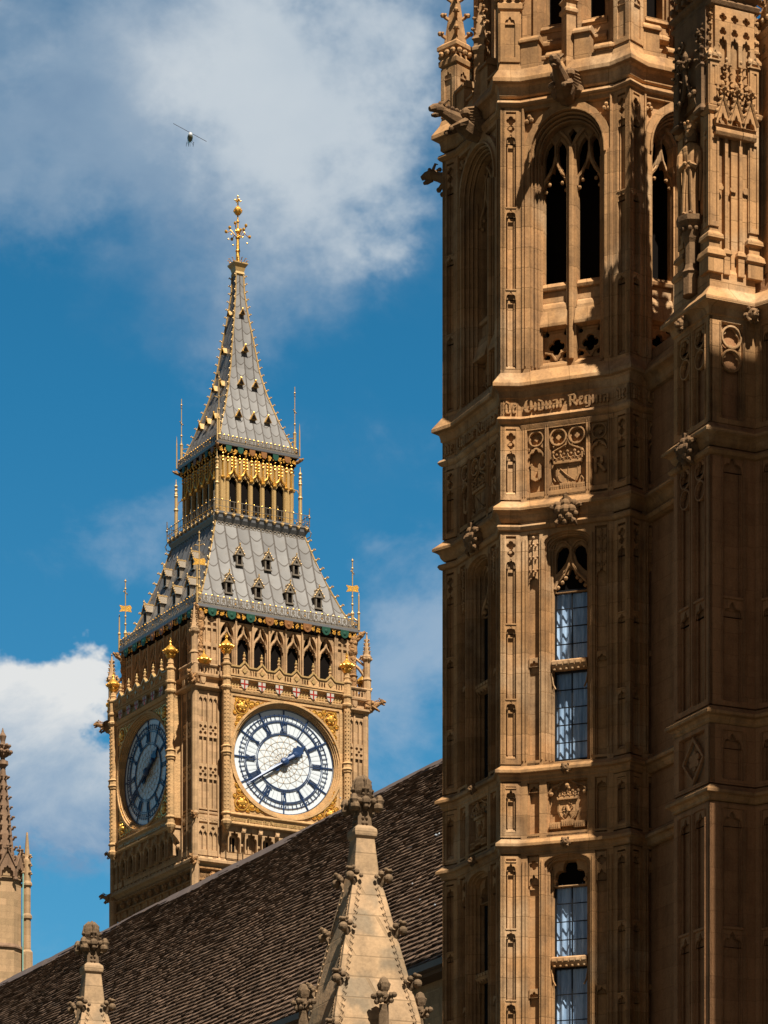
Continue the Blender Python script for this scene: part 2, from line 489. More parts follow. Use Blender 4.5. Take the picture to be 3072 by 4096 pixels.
def ogee(x0, x1, z0, zs, rise, n=8, th=0.0):
    c = (x0 + x1) / 2; w_ = (x1 - x0) / 2; o = [(x0, z0), (x1, z0), (x1, zs)]
    def half(t):   # t 0 side -> 1 apex
        return 1 - t ** .9, (math.sin(t * PI / 2) * .62 + .38 * t ** 3.2)
    L = [half(i / n) for i in range(1, n + 1)]
    for a, b in L: o.append((c + w_ * a, zs + rise * b))
    for a, b in L[-2::-1]: o.append((c - w_ * a, zs + rise * b))
    o.append((x0, zs)); return o


TRE = (.33, .67)
CINQ = (.2, .4, .6, .8)


def cross_shield(cx, zt, w_, h_):
    return [(cx - w_, zt), (cx + w_, zt), (cx + w_, zt - h_ * .5), (cx + w_ * .78, zt - h_ * .76), (cx + w_ * .4, zt - h_ * .93), (cx, zt - h_),
            (cx - w_ * .4, zt - h_ * .93), (cx - w_ * .78, zt - h_ * .76), (cx - w_, zt - h_ * .5)]


def crocket(mb, p, d, s):
    """curled leaf knob at p pointing along horizontal direction d (unit xy)"""
    dx, dy = d; px, py, pz = p
    mb.tube([(px, py, pz - s * .9), (px + dx * s * .7, py + dy * s * .7, pz - s * .35), (px + dx * s * 1.25, py + dy * s * 1.25, pz)], [s * .3, s * .38, s * .25], 5)
    mb.sph((px + dx * s * 1.3, py + dy * s * 1.3, pz + s * .05), s * .48, 6, 4)
    mb.sph((px + dx * s * .75, py + dy * s * .75, pz + s * .25), s * .38, 5, 3, (1, 1, .7))
    for e in (-1, 1):
        mb.sph((px + dx * s * .85 - dy * e * s * .45, py + dy * s * .85 + dx * e * s * .45, pz), s * .3, 5, 3)


def finial_cross(mb, cx, cy, z, s, n=4, rot=0.0):
    mb.lathe([(s * .18, z), (s * .3, z + s * .15), (s * .16, z + s * .35), (s * .14, z + s * .7), (s * .34, z + s * .95), (s * .30, z + s * 1.1), (s * .16, z + s * 1.25), (s * .3, z + s * 1.6), (s * .24, z + s * 1.85), (s * .05, z + s * 2.2)], cx, cy, 8)
    for i in range(n):
        a = rot + 2 * PI * i / n
        crocket(mb, (cx + math.cos(a) * s * .12, cy + math.sin(a) * s * .12, z + s * .95), (math.cos(a), math.sin(a)), s * .5)


def spirelet(mb, cx, cy, z0, z1, hw, rows=3, s=.1, rot=PI / 4, n=4, cap=True):
    """tapering crocketed spire on an n-gon"""
    mb.lathe([(hw, z0), (hw * .16, z1)], cx, cy, n, rot)
    for r in range(rows):
        f = (r + .6) / (rows + .3); rr = hw * (1 - f) + hw * .16 * f; z = z0 + (z1 - z0) * f
        for i in range(n):
            a = rot + 2 * PI * i / n
            crocket(mb, (cx + rr * .9 * math.cos(a), cy + rr * .9 * math.sin(a), z), (math.cos(a), math.sin(a)), s)
    if cap:
        mb.lathe([(hw * .3, z1 - .02), (hw * .55, z1 + hw * .15), (hw * .5, z1 + hw * .4), (hw * .12, z1 + hw * .9)], cx, cy, n, rot)


# blackletter strokes: each glyph = (advance, [polygons]) on a 1-high x-height
def minim(x, top=1.0, bot=0.0, w_=.2):
    return [(x, bot + .14), (x + w_ * .5, bot - .04), (x + w_, bot + .14), (x + w_, top - .14), (x + w_ * .5, top + .04), (x, top - .14)]


def bar(x0, z0, x1, z1, t=.12):
    d = Vector((x1 - x0, z1 - z0)).normalized() * t / 2
    return [(x0 + d.y, z0 - d.x), (x1 + d.y, z1 - d.x), (x1 - d.y, z1 + d.x), (x0 - d.y, z0 + d.x)]


GL = {
    'i': (.34, [minim(.05)]),
    'n': (.68, [minim(.05), minim(.4), bar(.2, .82, .45, .95)]),
    'u': (.68, [minim(.05), minim(.4), bar(.18, .05, .45, .18)]),
    'v': (.68, [minim(.05, 1.1), minim(.4), bar(.12, .02, .48, .06, .14)]),
    'a': (.66, [minim(.38), bar(.08, .9, .45, .95, .14), minim(.06, .58), bar(.2, .55, .42, .55, .1)]),
    'r': (.52, [minim(.05), bar(.22, .82, .34, .97, .12), [(.3, .86), (.42, .98), (.5, .84), (.4, .72)]]),
    'd': (.68, [minim(.06, .95), minim(.4, 1.05), bar(.12, .03, .5, .06), bar(.1, 1.22, .5, .98, .16)]),
    'e': (.52, [minim(.06), bar(.16, .9, .42, .95, .16), bar(.2, .55, .44, .78, .12), bar(.18, .05, .42, .16, .12)]),
    'g': (.68, [minim(.06), minim(.4, 1.0, -.25), bar(.15, .95, .5, .95), bar(.15, .08, .45, .08), bar(.15, -.28, .5, -.22)]),
    't': (.44, [minim(.08, 1.25), bar(0, .95, .4, .95, .12), bar(.2, .06, .38, .14)]),
    'o': (.62, [minim(.05), minim(.36), bar(.15, .95, .45, .95), bar(.15, .05, .45, .05)]),
    'c': (.5, [minim(.05), bar(.15, .92, .42, .97, .16), bar(.15, .05, .4, .14)]),
    's': (.5, [minim(.05, 1.0, .5), minim(.26, .5, 0), bar(.15, .95, .42, .95), bar(.05, .06, .3, .05)]),
    'm': (1.02, [minim(.05), minim(.4), minim(.75), bar(.2, .82, .45, .95), bar(.55, .82, .8, .95)]),
    'f': (.44, [minim(.08, 1.35), bar(0, .95, .4, .95, .12), bar(.2, 1.35, .4, 1.3)]),
    'p': (.66, [minim(.05, 1.05, -.3), minim(.38), bar(.15, .95, .48, .95), bar(.15, .06, .48, .06)]),
    'E': (.95, [[(.2, 1.2), (.42, 1.35), (.34, 1.1), (.3, .5), (.42, .2), (.7, .12), (.5, -.08), (.22, .02), (.08, .3), (.06, .8)], minim(.62, 1.25, .15)]),
    'R': (.95, [minim(.1, 1.3), bar(.0, 1.22, .6, 1.3, .16), minim(.52, 1.3, .65), bar(.25, .68, .6, .68), bar(.45, .62, .85, .05, .22)]),
    'V': (.95, [[(.1, 1.3), (.3, 1.1), (.28, .3), (.5, .12), (.62, .2), (.62, -.02), (.4, -.12), (.1, .1)], minim(.58, 1.25, 0), bar(0, 1.12, .2, 1.3, .12)]),
    'S': (.8, [minim(.08, 1.25, .6), minim(.45, .75, .0), bar(.15, 1.25, .7, 1.2, .14), bar(.2, .7, .6, .62, .14), bar(.05, .02, .55, .04, .14)]),
    'D': (.9, [minim(.12, 1.25), minim(.58, 1.1, .1), bar(.05, 1.22, .65, 1.15, .15), bar(.1, .03, .68, .05, .15)]),
    'P': (.8, [minim(.12, 1.25), bar(.0, 1.22, .6, 1.25, .15), minim(.5, 1.25, .6), bar(.2, .62, .6, .62, .14)]),
    'l': (.34, [minim(.05, 1.4)]),
    ' ': (.32, []),
}


def letters(mb, text, x0, x1, zb, h, y0, y1):
    tot = sum(GL[c][0] for c in text); k = (x1 - x0) / tot; x = x0
    for c in text:
        adv, ps = GL[c]
        for p in ps: mb.plate([[(x + a * k, zb + b * h) for a, b in p]], y0, y1)
        x += adv * k
# ------------------------------------------------------------------ ground
g = MB(lift=False)
g.add([(-6000, -6000, 0), (6000, -6000, 0), (6000, 6000, 0), (-6000, 6000, 0)], [(0, 1, 2, 3)])
go = g.build('ground', 'ground'); go['kind'] = 'structure'

# ------------------------------------------------------------------ octagonal palace tower
OA, ORC, OHW = 3.2, 3.64, 1.0
oct_ = root('octagonal_tower', 'tall octagonal gothic stone tower with diamond piers and leaded windows, right of the slate roof', 'tower', (4.893, 70, 0), R(-20.5))


def ring(off, z, A=OA, Rc=ORC):
    A = A + off; Rk = Rc + off * 1.414; L = (Rk * .92388 - A) / .38268; pts = []
    for k in range(8):
        a = R(22.5 + 45 * k) - PI / 2   # vertex direction
        c = (Rk * math.cos(a), Rk * math.sin(a))
        for s_ in (-1, 0, 1):
            b = a + PI + s_ * -PI / 4 if s_ else 0
            pts.append((c[0] + L * math.cos(b), c[1] + L * math.sin(b), z) if s_ else (c[0], c[1], z))
    return pts


def course(prof, **k):
    m = MB(); m.loft([ring(o, z, **k) for o, z in prof]); return m


def FF(k, a=OA): return RZ(R(45 * k)) @ T(0, -a, 0)      # face frame: x right, y inward


# core
c = MB()
for z0, z1 in ((-ZC, 31.3),):
    rr = (OA - .95) / .92388
    c.loft([[(rr * math.cos(R(22.5 + 45 * j)), rr * math.sin(R(22.5 + 45 * j)), z) for j in range(8)] for z in (z0, z1)])
c.build('interior_core', 'void', oct_)

STR = {
    'S1': [(0, 31.95), (.04, 31.9), (.17, 31.68), (.17, 31.60), (.10, 31.57), (.05, 31.53), (.03, 31.45), (.03, 31.36), (.0, 31.33)],
    'S1b': [(-.02, 31.28), (.06, 31.25), (.08, 31.2), (.05, 31.15), (-.02, 31.12)],
    'S2': [(-.02, 25.66), (.02, 25.6), (.17, 25.37), (.17, 25.30), (.10, 25.27), (.05, 25.23), (.03, 25.15), (.03, 25.1), (-.02, 25.06)],
    'S2b': [(-.02, 24.74), (.05, 24.7), (.08, 24.65), (.05, 24.6), (-.02, 24.55)],
    'S3': [(-.02, 22.98), (.02, 22.93), (.16, 22.8), (.16, 22.74), (.09, 22.71), (.05, 22.67), (.03, 22.6), (-.02, 22.53)],
    'S3b': [(-.02, 22.49), (.06, 22.46), (.08, 22.42), (.05, 22.36), (-.02, 22.33)],
    'S4': [(-.02, 17.5), (.02, 17.46), (.12, 17.38), (.12, 17.32), (.06, 17.30), (.02, 17.25), (.02, 17.2), (-.02, 17.16)],
    'S5': [(-.02, 15.98), (.02, 15.94), (.11, 15.86), (.11, 15.80), (.05, 15.78), (.02, 15.73), (.02, 15.68), (-.02, 15.66)],
    'S6': [(-.02, 10.5), (.10, 10.36), (.10, 10.29), (-.02, 10.16)],
    'S7': [(-.02, 5.5), (.10, 5.36), (.10, 5.29), (-.02, 5.16)],
}
for n_, p in STR.items():
    course(p[::-1]).build('string_course', 'pal', oct_)

OG = [(k - 2) for k in range(0)]


def side_slot(x0, x1, z0, z1):
    return rect(x0, x1, z0, z1)


def slots(mb, y0, y1, x0, x1, heads, zb, zt, kind='tre'):
    """thin cusped heads filling a sunk slot: heads list of z (spring) ; plate with holes"""
    w_ = (x1 - x0)
    for zs in heads:
        h = w_ * .62
        mb.plate([rect(x0, x1, zs, zs + h + .05), arch(x0 + .015, x1 - .015, zs - .001, zs + .01, h - .02, 0, cusps=TRE, d=.34)[2:-1] + [(x0 + .015, zs + .004)]], y0, y1)


def face_belfry(k):
    m = MB(FF(k))
    hw = OHW
    out = rect(-hw, hw, 25.4, 31.3)
    tri = [[(-.93, 31.05), (-.35, 31.05), (-.62, 30.86), (-.82, 30.6), (-.93, 30.35)], [(.93, 31.05), (.93, 30.35), (.82, 30.6), (.62, 30.86), (.35, 31.05)]]
    m.plate([out, arch(-.80, .80, 25.62, 29.95, .98, .05, 18, power=2.3)] + tri, 0, .10)
    m.plate([rect(-hw, hw, 25.4, 31.3), arch(-.76, .76, 25.62, 29.95, .94, .05, 18, power=2.3)], .10, .17)
    m.plate([rect(-hw - .1, hw + .1, 25.4, 31.3), arch(-.70, .70, 25.62, 29.95, .89, .05, 18, power=2.3)], .17, .25)
    m.plate([rect(-hw - .1, hw + .1, 25.4, 31.3), arch(-.65, .65, 25.62, 29.95, .84, .05, 18, power=2.3)], .25, .47)
    # hood bead
    for e in (-1, 1):
        for x, y, r_ in ((.78, .05, .022), (.73, .14, .024), (.68, .21, .02), (.64, .30, .025), (.90, -.01, .014)):
            m.tube([(e * x, y, 25.75), (e * x, y, 30.0)], r_, 6)
    for k_, y in ((.78, .05), (.73, .14), (.68, .21)):
        ap = arch(-k_, k_, 29.9, 29.95, k_ + .16, .05, 18, power=2.3)[2:]
        m.tube([(a, y, b) for a, b in ap], .022, 5)
    hb = arch(-.84, .84, 25.7, 29.95, 1.02, .05, 18, power=2.3); hi = arch(-.80, .80, 25.7, 29.95, .98, .05, 18, power=2.3)
    m.plate([hb[2:] + hi[2:][::-1]], -.04, 0)
    for sx in (-1, 1):
        m.box(sx * .95 - .02, sx * .95 + .02, -.03, 0, 25.7, 31.1)
        for q in (.0, .09, -.07):
            m.sph((sx * (.83 + q * .6), .05, 30.93 - abs(q)), .055, 6, 4)
    m.build('wall', 'pal', oct_)
    t = MB(FF(k) @ T(0, .05, 0))
    holes = []
    for s in (-1, 1):
        cx = s * .365
        holes.append(arch(cx - .255, cx + .255, 27.52, 29.45, .60, .25, 24, CINQ, .20, .09))
        # upper slots between supermullion and light head
        for e in (-1, 1):
            xs = sorted((cx + e * .255, cx + e * .035))
            lo = [(cx + e * .25, 29.72), (cx + e * .15, 29.9), (cx + e * .07, 30.05), (cx + e * .035, 30.25)]
            hi = [(cx + e * .035, 30.42), (cx + e * .10, 30.50), (cx + e * .19, 30.40), (cx + e * .25, 30.2)]
            holes.append(lo + hi)
    holes.append([(-.09, 30.62), (0, 30.38), (.09, 30.62), (0, 30.72)])
    t.plate([arch(-.66, .66, 26.95, 29.95, .85, .05, 18, power=2.3)] + holes, .36, .50)
    for s in (-1, 1):      # ogee hood beads standing proud
        cx = s * .365
        P_ = [(cx - .27, .33, 29.5), (cx - .24, .33, 29.68), (cx - .13, .33, 29.82), (cx - .04, .33, 30.0), (cx, .33, 30.18)]
        t.tube(P_, .035, 5); t.tube([(2 * cx - a, b, c_) for a, b, c_ in P_], .035, 5)
        t.tube([(cx, .33, 30.15), (cx, .33, 30.5)], .03, 5)
        for e in (-1, 1):
            t.sph((cx + e * .14, .36, 29.62), .045, 6, 4); t.sph((cx + e * .22, .36, 29.47), .045, 6, 4)
            t.tube([(cx, .33, 30.42), (cx + e * .1, .33, 30.58)], .025, 4)
    t.box(-.105, .105, .26, .52, 25.7, 30.35)
    t.tube([(0, .24, 25.9), (0, .24, 30.3)], .06, 6)
    for s in (-1, 1):
        t.tube([(0, .30, 30.3), (s * .12, .30, 30.52), (s * .26, .30, 30.66)], .04, 5)
        x0, x1 = sorted((s * .085, s * .66))
        t.xprism([(.28, 27.46), (.36, 27.56), (.5, 27.56), (.5, 27.4), (.30, 27.4)], x0, x1)
        t.xprism([(.27, 27.02), (.30, 27.1), (.36, 27.16), (.5, 27.16), (.5, 26.6), (.16, 26.6), (.16, 26.66), (.27, 26.98)], x0, x1)
        t.xprism([(.06, 25.5), (.06, 25.56), (.16, 25.66), (.18, 25.8), (.32, 25.9), (.4, 25.95), (.55, 25.95), (.55, 25.4)], x0 + .0, x1)
        cx = s * .365
        fq = [foil(cx, 26.26, .175, 4)]
        for a, b in ((-.22, .27), (.22, .27), (0, -.30), (-.2, -.2), (.2, -.2)):
            fq.append(foil(cx + a, 26.26 + b, .07, 3, d=.3, n=12))
        t.plate([rect(x0, x1, 25.9, 26.62)] + fq, .40, .50)
        t.tube([(cx, .38, 25.95), (cx - .1, .38, 26.1), (cx - .24, .38, 26.14)], .03, 5); t.tube([(cx, .38, 25.95), (cx + .1, .38, 26.1), (cx + .24, .38, 26.14)], .03, 5)
    t.build('window_tracery', 'pal', oct_)


def slab(k, z0, z1, y0=.14, y1=.9, hw=1.25, m=None):
    m = m or MB(FF(k)); m.box(-hw, hw, y0, y1, z0, z1); return m


def shield_arms(mb, cx, zt, w_, h_, y):
    mb.plate([cross_shield(cx, zt, w_, h_)], y - .07, y)
    ins = [(cx + (a - cx) * .88, zt - h_ * .5 + (b - zt + h_ * .5) * .88) for a, b in cross_shield(cx, zt, w_, h_)]
    mb.plate([ins, [(cx + (a - cx) * .80, zt - h_ * .5 + (b - zt + h_ * .5) * .80) for a, b in cross_shield(cx, zt, w_, h_)]], y - .08, y - .07)


def crown_(mb, cx, z, w_, y, s=1.0):
    mb.plate([[(cx - w_ * .94, z), (cx + w_ * .94, z), (cx + w_, z + .06), (cx - w_, z + .06)]], y - .14, y)
    n = 4
    for i in range(n + 1):
        x = cx - w_ + 2 * w_ * i / n
        mb.sph((x, y - .12, z + .24 * s), .035, 5, 3); mb.tube([(x, y - .12, z + .08), (x, y - .12, z + .24 * s)], .018, 4)
        if i < n:
            xm = x + w_ / n
            mb.tube([(x, y - .12, z + .2 * s), (x + w_ / n * .4, y - .13, z + .12 * s), (xm, y - .13, z + .10), (xm + w_ / n * .6, y - .13, z + .12 * s), (x + 2 * w_ / n, y - .12, z + .2 * s)], .017, 4)
            mb.sph((xm, y - .14, z + .075), .02, 5, 3); mb.sph((xm, y - .12, z + .19 * s), .03, 5, 3)
    mb.plate([rect(cx - w_ * .92, cx + w_ * .92, z + .05, z + .13 * s)], y - .10, y)


def face_arms(k):
    m = MB(FF(k))
    L, C, Rr = (-.87, -.49), (-.40, .40), (.49, .87)
    m.plate([rect(-OHW, OHW, 22.75, 25.2)] + [rect(a, b, 23.12, 24.42) for a, b in (L, C, Rr)], 0, .07)
    m.plate([rect(-OHW - .05, OHW + .05, 22.75, 25.2)] + [rect(a + .03, b - .03, 23.12, 24.40) for a, b in (L, C, Rr)], .07, .15)
    for a, b in (L, C, Rr): m.xprism([(0.0, 22.98), (.0, 23.02), (.15, 23.13), (.15, 22.98)], a, b)
    for x in (-.445, .445, -.93, .93):
        for e in (-.025, .025): m.tube([(x + e, -.005, 23.05), (x + e, -.005, 24.5)], .012, 5)
    slab(k, 22.5, 25.4, .15, .95, 1.3, m)
    m.xprism([(0, 24.56), (-.03, 24.53), (0, 24.44)], -OHW, OHW)
    m.build('wall', 'pal', oct_)
    o = MB(FF(k))
    for cx in (-.68, .68):
        o.plate([rect(cx - .17, cx + .17, 24.0, 24.42), foil(cx, 24.24, .14, 4, PI / 4, .2), arch(cx - .15, cx + .15, 24.001, 24.002, .10, 0, 8)[2:]], .05, .11)
        o.plate([circ(cx, 24.24, .165, 18), circ(cx, 24.24, .14, 18)], .02, .05)
        o.plate([foil(cx, 24.24, .05, 4)], .08, .14)
        a_ = arch(cx - .17, cx + .17, 23.7, 23.86, .2, .2, 10); b_ = arch(cx - .14, cx + .14, 23.7, 23.86, .165, .2, 10, TRE, .3)
        o.plate([a_[2:] + b_[2:][::-1]], .03, .10)
    for cx in (-.2, .2):
        o.plate([circ(cx, 24.22, .185, 18), circ(cx, 24.22, .155, 18)], .02, .08)
        o.plate([circ(cx, 24.22, .17, 18), foil(cx, 24.22, .145, 4, PI / 4, .22)], .06, .12)
        o.plate([foil(cx, 24.22, .055, 4)], .06, .14)
    P_ = [(-.37, .05, 23.78), (-.32, .05, 23.92), (-.18, .05, 23.98), (-.05, .05, 24.04), (0, .05, 24.16)]
    o.tube(P_, .022, 5); o.tube([(-a, b, c_) for a, b, c_ in P_], .022, 5)
    for s in (-1, 1):
        o.tube([(s * .38, .08, 24.40), (s * .30, .08, 24.38)], .02, 4)
    o.build('panel_tracery', 'pal', oct_)
    a = MB(FF(k))
    crown_(a, 0, 23.66, .31, .15)
    shield_arms(a, 0, 23.66, .26, .47, .13)
    for i in range(4): a.tube([(-.16 + i * .05, .045, 23.56 - i * .06), (.02 + i * .05, .045, 23.38 - i * .03)], .012, 4)
    a.box(.005, .015, .045, .07, 23.22, 23.6)
    for x0, x1 in ((-.38, -.19), (-.17, .17), (.19, .38)):
        z_ = 23.1 if abs(x0 + x1) > .1 else 23.13
        a.box(x0, x1, .03, .14, z_, z_ + .13)
        for q in range(int((x1 - x0) / .045)): a.box(x0 + .02 + q * .045, x0 + .035 + q * .045, .018, .03, z_ + .03, z_ + .1)
    for s in (-1, 1):
        a.tube([(s * .3, .08, 23.2), (s * .34, .06, 23.3), (s * .3, .04, 23.36), (s * .27, .05, 23.3)], .022, 5)
    a.build('coat_of_arms', 'pal', oct_)
    for cx, ch in ((-.68, 'V'), (.68, 'R')):
        q = MB(FF(k)); letters(q, ch, cx - .15, cx + .15, 23.4, .26, .05, .13); q.build('monogram_letter', 'pal', oct_)
    q = MB(FF(k)); letters(q, 'Eiduar Regina', -.93, .93, 24.785, .185, -.06, 0); q.build('inscription', 'pal', oct_)


def ornament(mb, x0, x1, z0, z1, y):
    """crocketed ogee head filling the top of a narrow sunk panel"""
    cx = (x0 + x1) / 2; w_ = (x1 - x0) / 2
    mb.plate([[(x0, z0)] + [(x0, z1), (x1, z1), (x1, z0)] + arch(x0 + .012, x1 - .012, z0, z0 + .01, w_ * 1.5, .3, 24, TRE, .32)[2:-1]], y, y + .06)
    mb.tube([(cx, y - .02, z0 + w_ * 1.2), (cx, y - .02, z1 - .1)], .022, 5)
    n = max(2, int((z1 - z0 - .2) / .2))
    for i in range(n):
        z = z0 + w_ * 1.6 + i * (z1 - z0 - w_ * 1.6) / n
        for s in (-1, 1):
            mb.sph((cx + s * w_ * .45, y - .03, z + .04), w_ * .24, 6, 4); mb.sph((cx + s * w_ * .75, y - .01, z + .10), w_ * .2, 5, 3)
        mb.sph((cx, y - .04, z + .08), w_ * .25, 6, 4)
    mb.sph((cx, y - .04, z1 - .05), w_ * .3, 6, 4)


def glazing(k, x0, x1, z0, z1, rows, y, cols=2, group=None):
    w_ = root_part = None
    fr = MB(FF(k)); fr.plate([rect(x0 - .02, x1 + .02, z0 - .02, z1 + .02), rect(x0 + .02, x1 - .02, z0 + .02, z1 - .02)], y - .03, y + .03)
    f = fr.build('window', 'black', oct_)
    b = MB(FF(k))
    for i in range(1, cols): x = x0 + (x1 - x0) * i / cols; b.box(x - .012, x + .012, y - .02, y + .02, z0 + .02, z1 - .02)
    for i in range(1, rows): z = z0 + (z1 - z0) * i / rows; b.box(x0 + .02, x1 - .02, y - .016, y + .014, z - .009, z + .009)
    b.build('glazing_bars', 'black', f)
    p = MB(FF(k)); rq = random.Random(int(z0 * 7) + k)
    for i in range(cols):
        for j in range(rows):
            xa, xb = x0 + (x1 - x0) * i / cols, x0 + (x1 - x0) * (i + 1) / cols; za, zb_ = z0 + (z1 - z0) * j / rows, z0 + (z1 - z0) * (j + 1) / rows
            t_ = [rq.uniform(-.006, .006) for _ in range(2)]
            p.add([(xa, y + t_[0] + t_[1], za), (xb, y - t_[0] + t_[1], za), (xb, y - t_[0] - t_[1], zb_), (xa, y + t_[0] - t_[1], zb_)], [(0, 1, 2, 3)])
    p.build('pane', 'glass', f)
    cu = MB(FF(k)); n = 34; vs = []; fs = []
    rr = random.Random(k * 7 + int(z0 * 10))
    ph = rr.random() * 6
    for j, z in enumerate((z0 - .05, (z0 + z1) / 2, z1 + .05)):
        for i in range(n + 1):
            t = i / n; gap = 0
            vs.append((x0 - .04 + (x1 - x0 + .08) * t, y + .10 + .028 * math.sin(t * 34 + ph) + .02 * math.sin(t * 13 + j * .9), z))
    for j in range(2):
        for i in range(n): q = j * (n + 1) + i; fs.append((q, q + 1, q + n + 2, q + n + 1))
    cu.add(vs, fs); cu.build('curtain', 'curtain', f, True)
    return f


def transom(mb, z0, z1, hw, y0):
    mb.xprism([(y0, z0 + .03), (y0 - .03, z0 + .07), (y0 - .03, z1 - .03), (y0 + .02, z1), (.5, z1), (.5, z0), (y0 + .03, z0)], -hw, hw)
    n = 6
    for i in range(n):
        x = -hw + 2 * hw * (i + .5) / n
        mb.box(x - hw * .13, x + hw * .13, y0 - .045, y0 - .03, z0 + .09, z1 - .05)
        mb.sph((x, y0, z0), .03, 5, 3)


def face_window(k, zb, zt, zh, ztr, ogeehead=True, lights=True):
    """tall window stage: zb..zt panel field, zh glass head, ztr transom middle"""
    SL = ((-.86, -.60), (.60, .86)); hw = .37
    m = MB(FF(k))
    zo = zt - .0
    m.plate([rect(-OHW, OHW, zb - .25, zt + .25)] + [rect(a, b, zb + .08, zt) for a, b in SL] + [arch(-.50, .50, zb + .0, zt - .22, .2, 0, 10)], 0, .07)
    m.plate([rect(-OHW - .03, OHW + .03, zb - .25, zt + .25)] + [rect(a + .025, b - .025, zb + .08, zt - .02) for a, b in SL] + [arch(-.46, .46, zb + .0, zt - .25, .2, 0, 10)], .07, .13)
    for d, (y0, y1) in zip((.43, .40, hw), ((.13, .20), (.20, .28), (.28, .46))):
        m.plate([rect(-OHW - .1, OHW + .1, zb - .25, zt + .25), arch(-d, d, zb + .0, zt - .28, .2, 0, 10)], y0, y1)
    for a, b in SL: m.xprism([(0, zb - .02), (0, zb + .02), (.13, zb + .10), (.13, zb - .02)], a, b)
    for e in (-1, 1):
        for x, y, r_ in ((.475, .08, .022), (.425, .15, .02), (.385, .23, .02), (.545, -.012, .016), (.955, -.012, .02), (.89, -.008, .012)):
            m.tube([(e * x, y, zb + .08), (e * x, y, zt - (.12 if x > .5 else .3))], r_, 6)
    m.xprism([(-.02, zb - .1), (-.02, zb - .02), (.40, zb + .12), (.46, zb + .12), (.46, zb - .1)], -.52, .52)
    m.box(-1.25, -hw - .02, .46, .9, zb - .3, zt + .3); m.box(hw + .02, 1.25, .46, .9, zb - .3, zt + .3)
    m.box(-hw - .02, hw + .02, .46, .9, zb - .3, zb + .08); m.box(-hw - .02, hw + .02, .46, .9, zt - .05, zt + .3)
    m.build('wall', 'pal', oct_)
    for a, b in SL:
        t = MB(FF(k))
        if ogeehead:
            ornament(t, a + .02, b - .02, zt - 1.02, zt - .04, .04)
        else:
            t.plate([rect(a + .02, b - .02, zt - .62, zt - .03), foil((a + b) / 2, zt - .2, .1, 4), arch(a + .035, b - .035, zt - .62, zt - .55, .16, .2, 20, TRE, .34)], .04, .10)
        t.build('panel_tracery', 'pal', oct_)
        t = MB(FF(k)); slots(t, .05, .12, a + .02, b - .02, [zb + (zt - zb) * .425], 0, 0)
        t.build('panel_tracery', 'pal', oct_)
    t = MB(FF(k))
    if ogeehead:
        hz = zh
        holes = [ogee(-.33, .33, zh - .08, zh + .0, .52)]
        holes[0] = arch(-.33, .33, zh - .08, zh - .02, .42, .35, 24, CINQ, .22, .09)
        for s in (-1, 1):
            q = [(s * .335, zh + .30), (s * .24, zh + .38), (s * .12, zh + .52), (s * .05, zh + .72), (s * .06, zh + .80), (s * .13, zh + .86), (s * .21, zh + .86), (s * .30, zh + .78), (s * .335, zh + .64)]
            holes.append(q)
        t.plate([rect(-hw - .01, hw + .01, zh - .1, zt + .02)] + holes, .32, .42)
        P_ = [(-.35, .29, zh - .02), (-.30, .29, zh + .12), (-.16, .29, zh + .26), (-.05, .29, zh + .44), (0, .29, zh + .62)]
        t.tube(P_, .036, 6); t.tube([(-a, b, c_) for a, b, c_ in P_], .036, 6)
        t.tube([(0, .29, zh + .55), (0, .29, zh + .84)], .04, 6)
        for s in (-1, 1):
            t.tube([(0, .29, zh + .8), (s * .1, .29, zh + .93), (s * .2, .30, zh + .97), (s * .3, .30, zh + .92), (s * .35, .3, zh + .8)], .028, 5)
            for a, b in ((.30, .02), (.20, .12), (.13, .20)): t.sph((s * a, .33, zh + b), .05, 6, 4)
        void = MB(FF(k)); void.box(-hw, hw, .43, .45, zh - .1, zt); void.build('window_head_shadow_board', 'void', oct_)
    else:
        t.plate([rect(-hw - .01, hw + .01, zh - .1, zt + .02), foil(0, zh + .16, .30, 4, PI / 2, .34)[:] if False else arch(-.32, .32, zh - .08, zh + .06, .38, .1, 36, (.25, .75), .34, .14)], .24, .42)
        for s in (-1, 1): t.sph((s * .33, .24, zh + .02), .05, 6, 4)
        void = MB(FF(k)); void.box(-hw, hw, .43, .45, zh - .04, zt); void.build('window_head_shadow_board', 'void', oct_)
    t.build('window_tracery', 'pal', oct_)
    t = MB(FF(k))
    if ztr:
        transom(t, ztr - .10, ztr + .10, .385, .16)
        for s in (-1, 1): t.tube([(s * .40, .2, ztr - .15), (s * .36, .2, ztr - .4), (s * .31, .2, ztr - .5)], .02, 4)
        t.build('transom', 'pal', oct_)
    if ztr:
        glazing(k, -.36, .36, ztr + .10, zh - .06, 4, .37)
        glazing(k, -.36, .36, zb + .12, ztr - .12, 5, .37)
    else:
        glazing(k, -.36, .36, zb + .12, zh - .06, 5, .37)


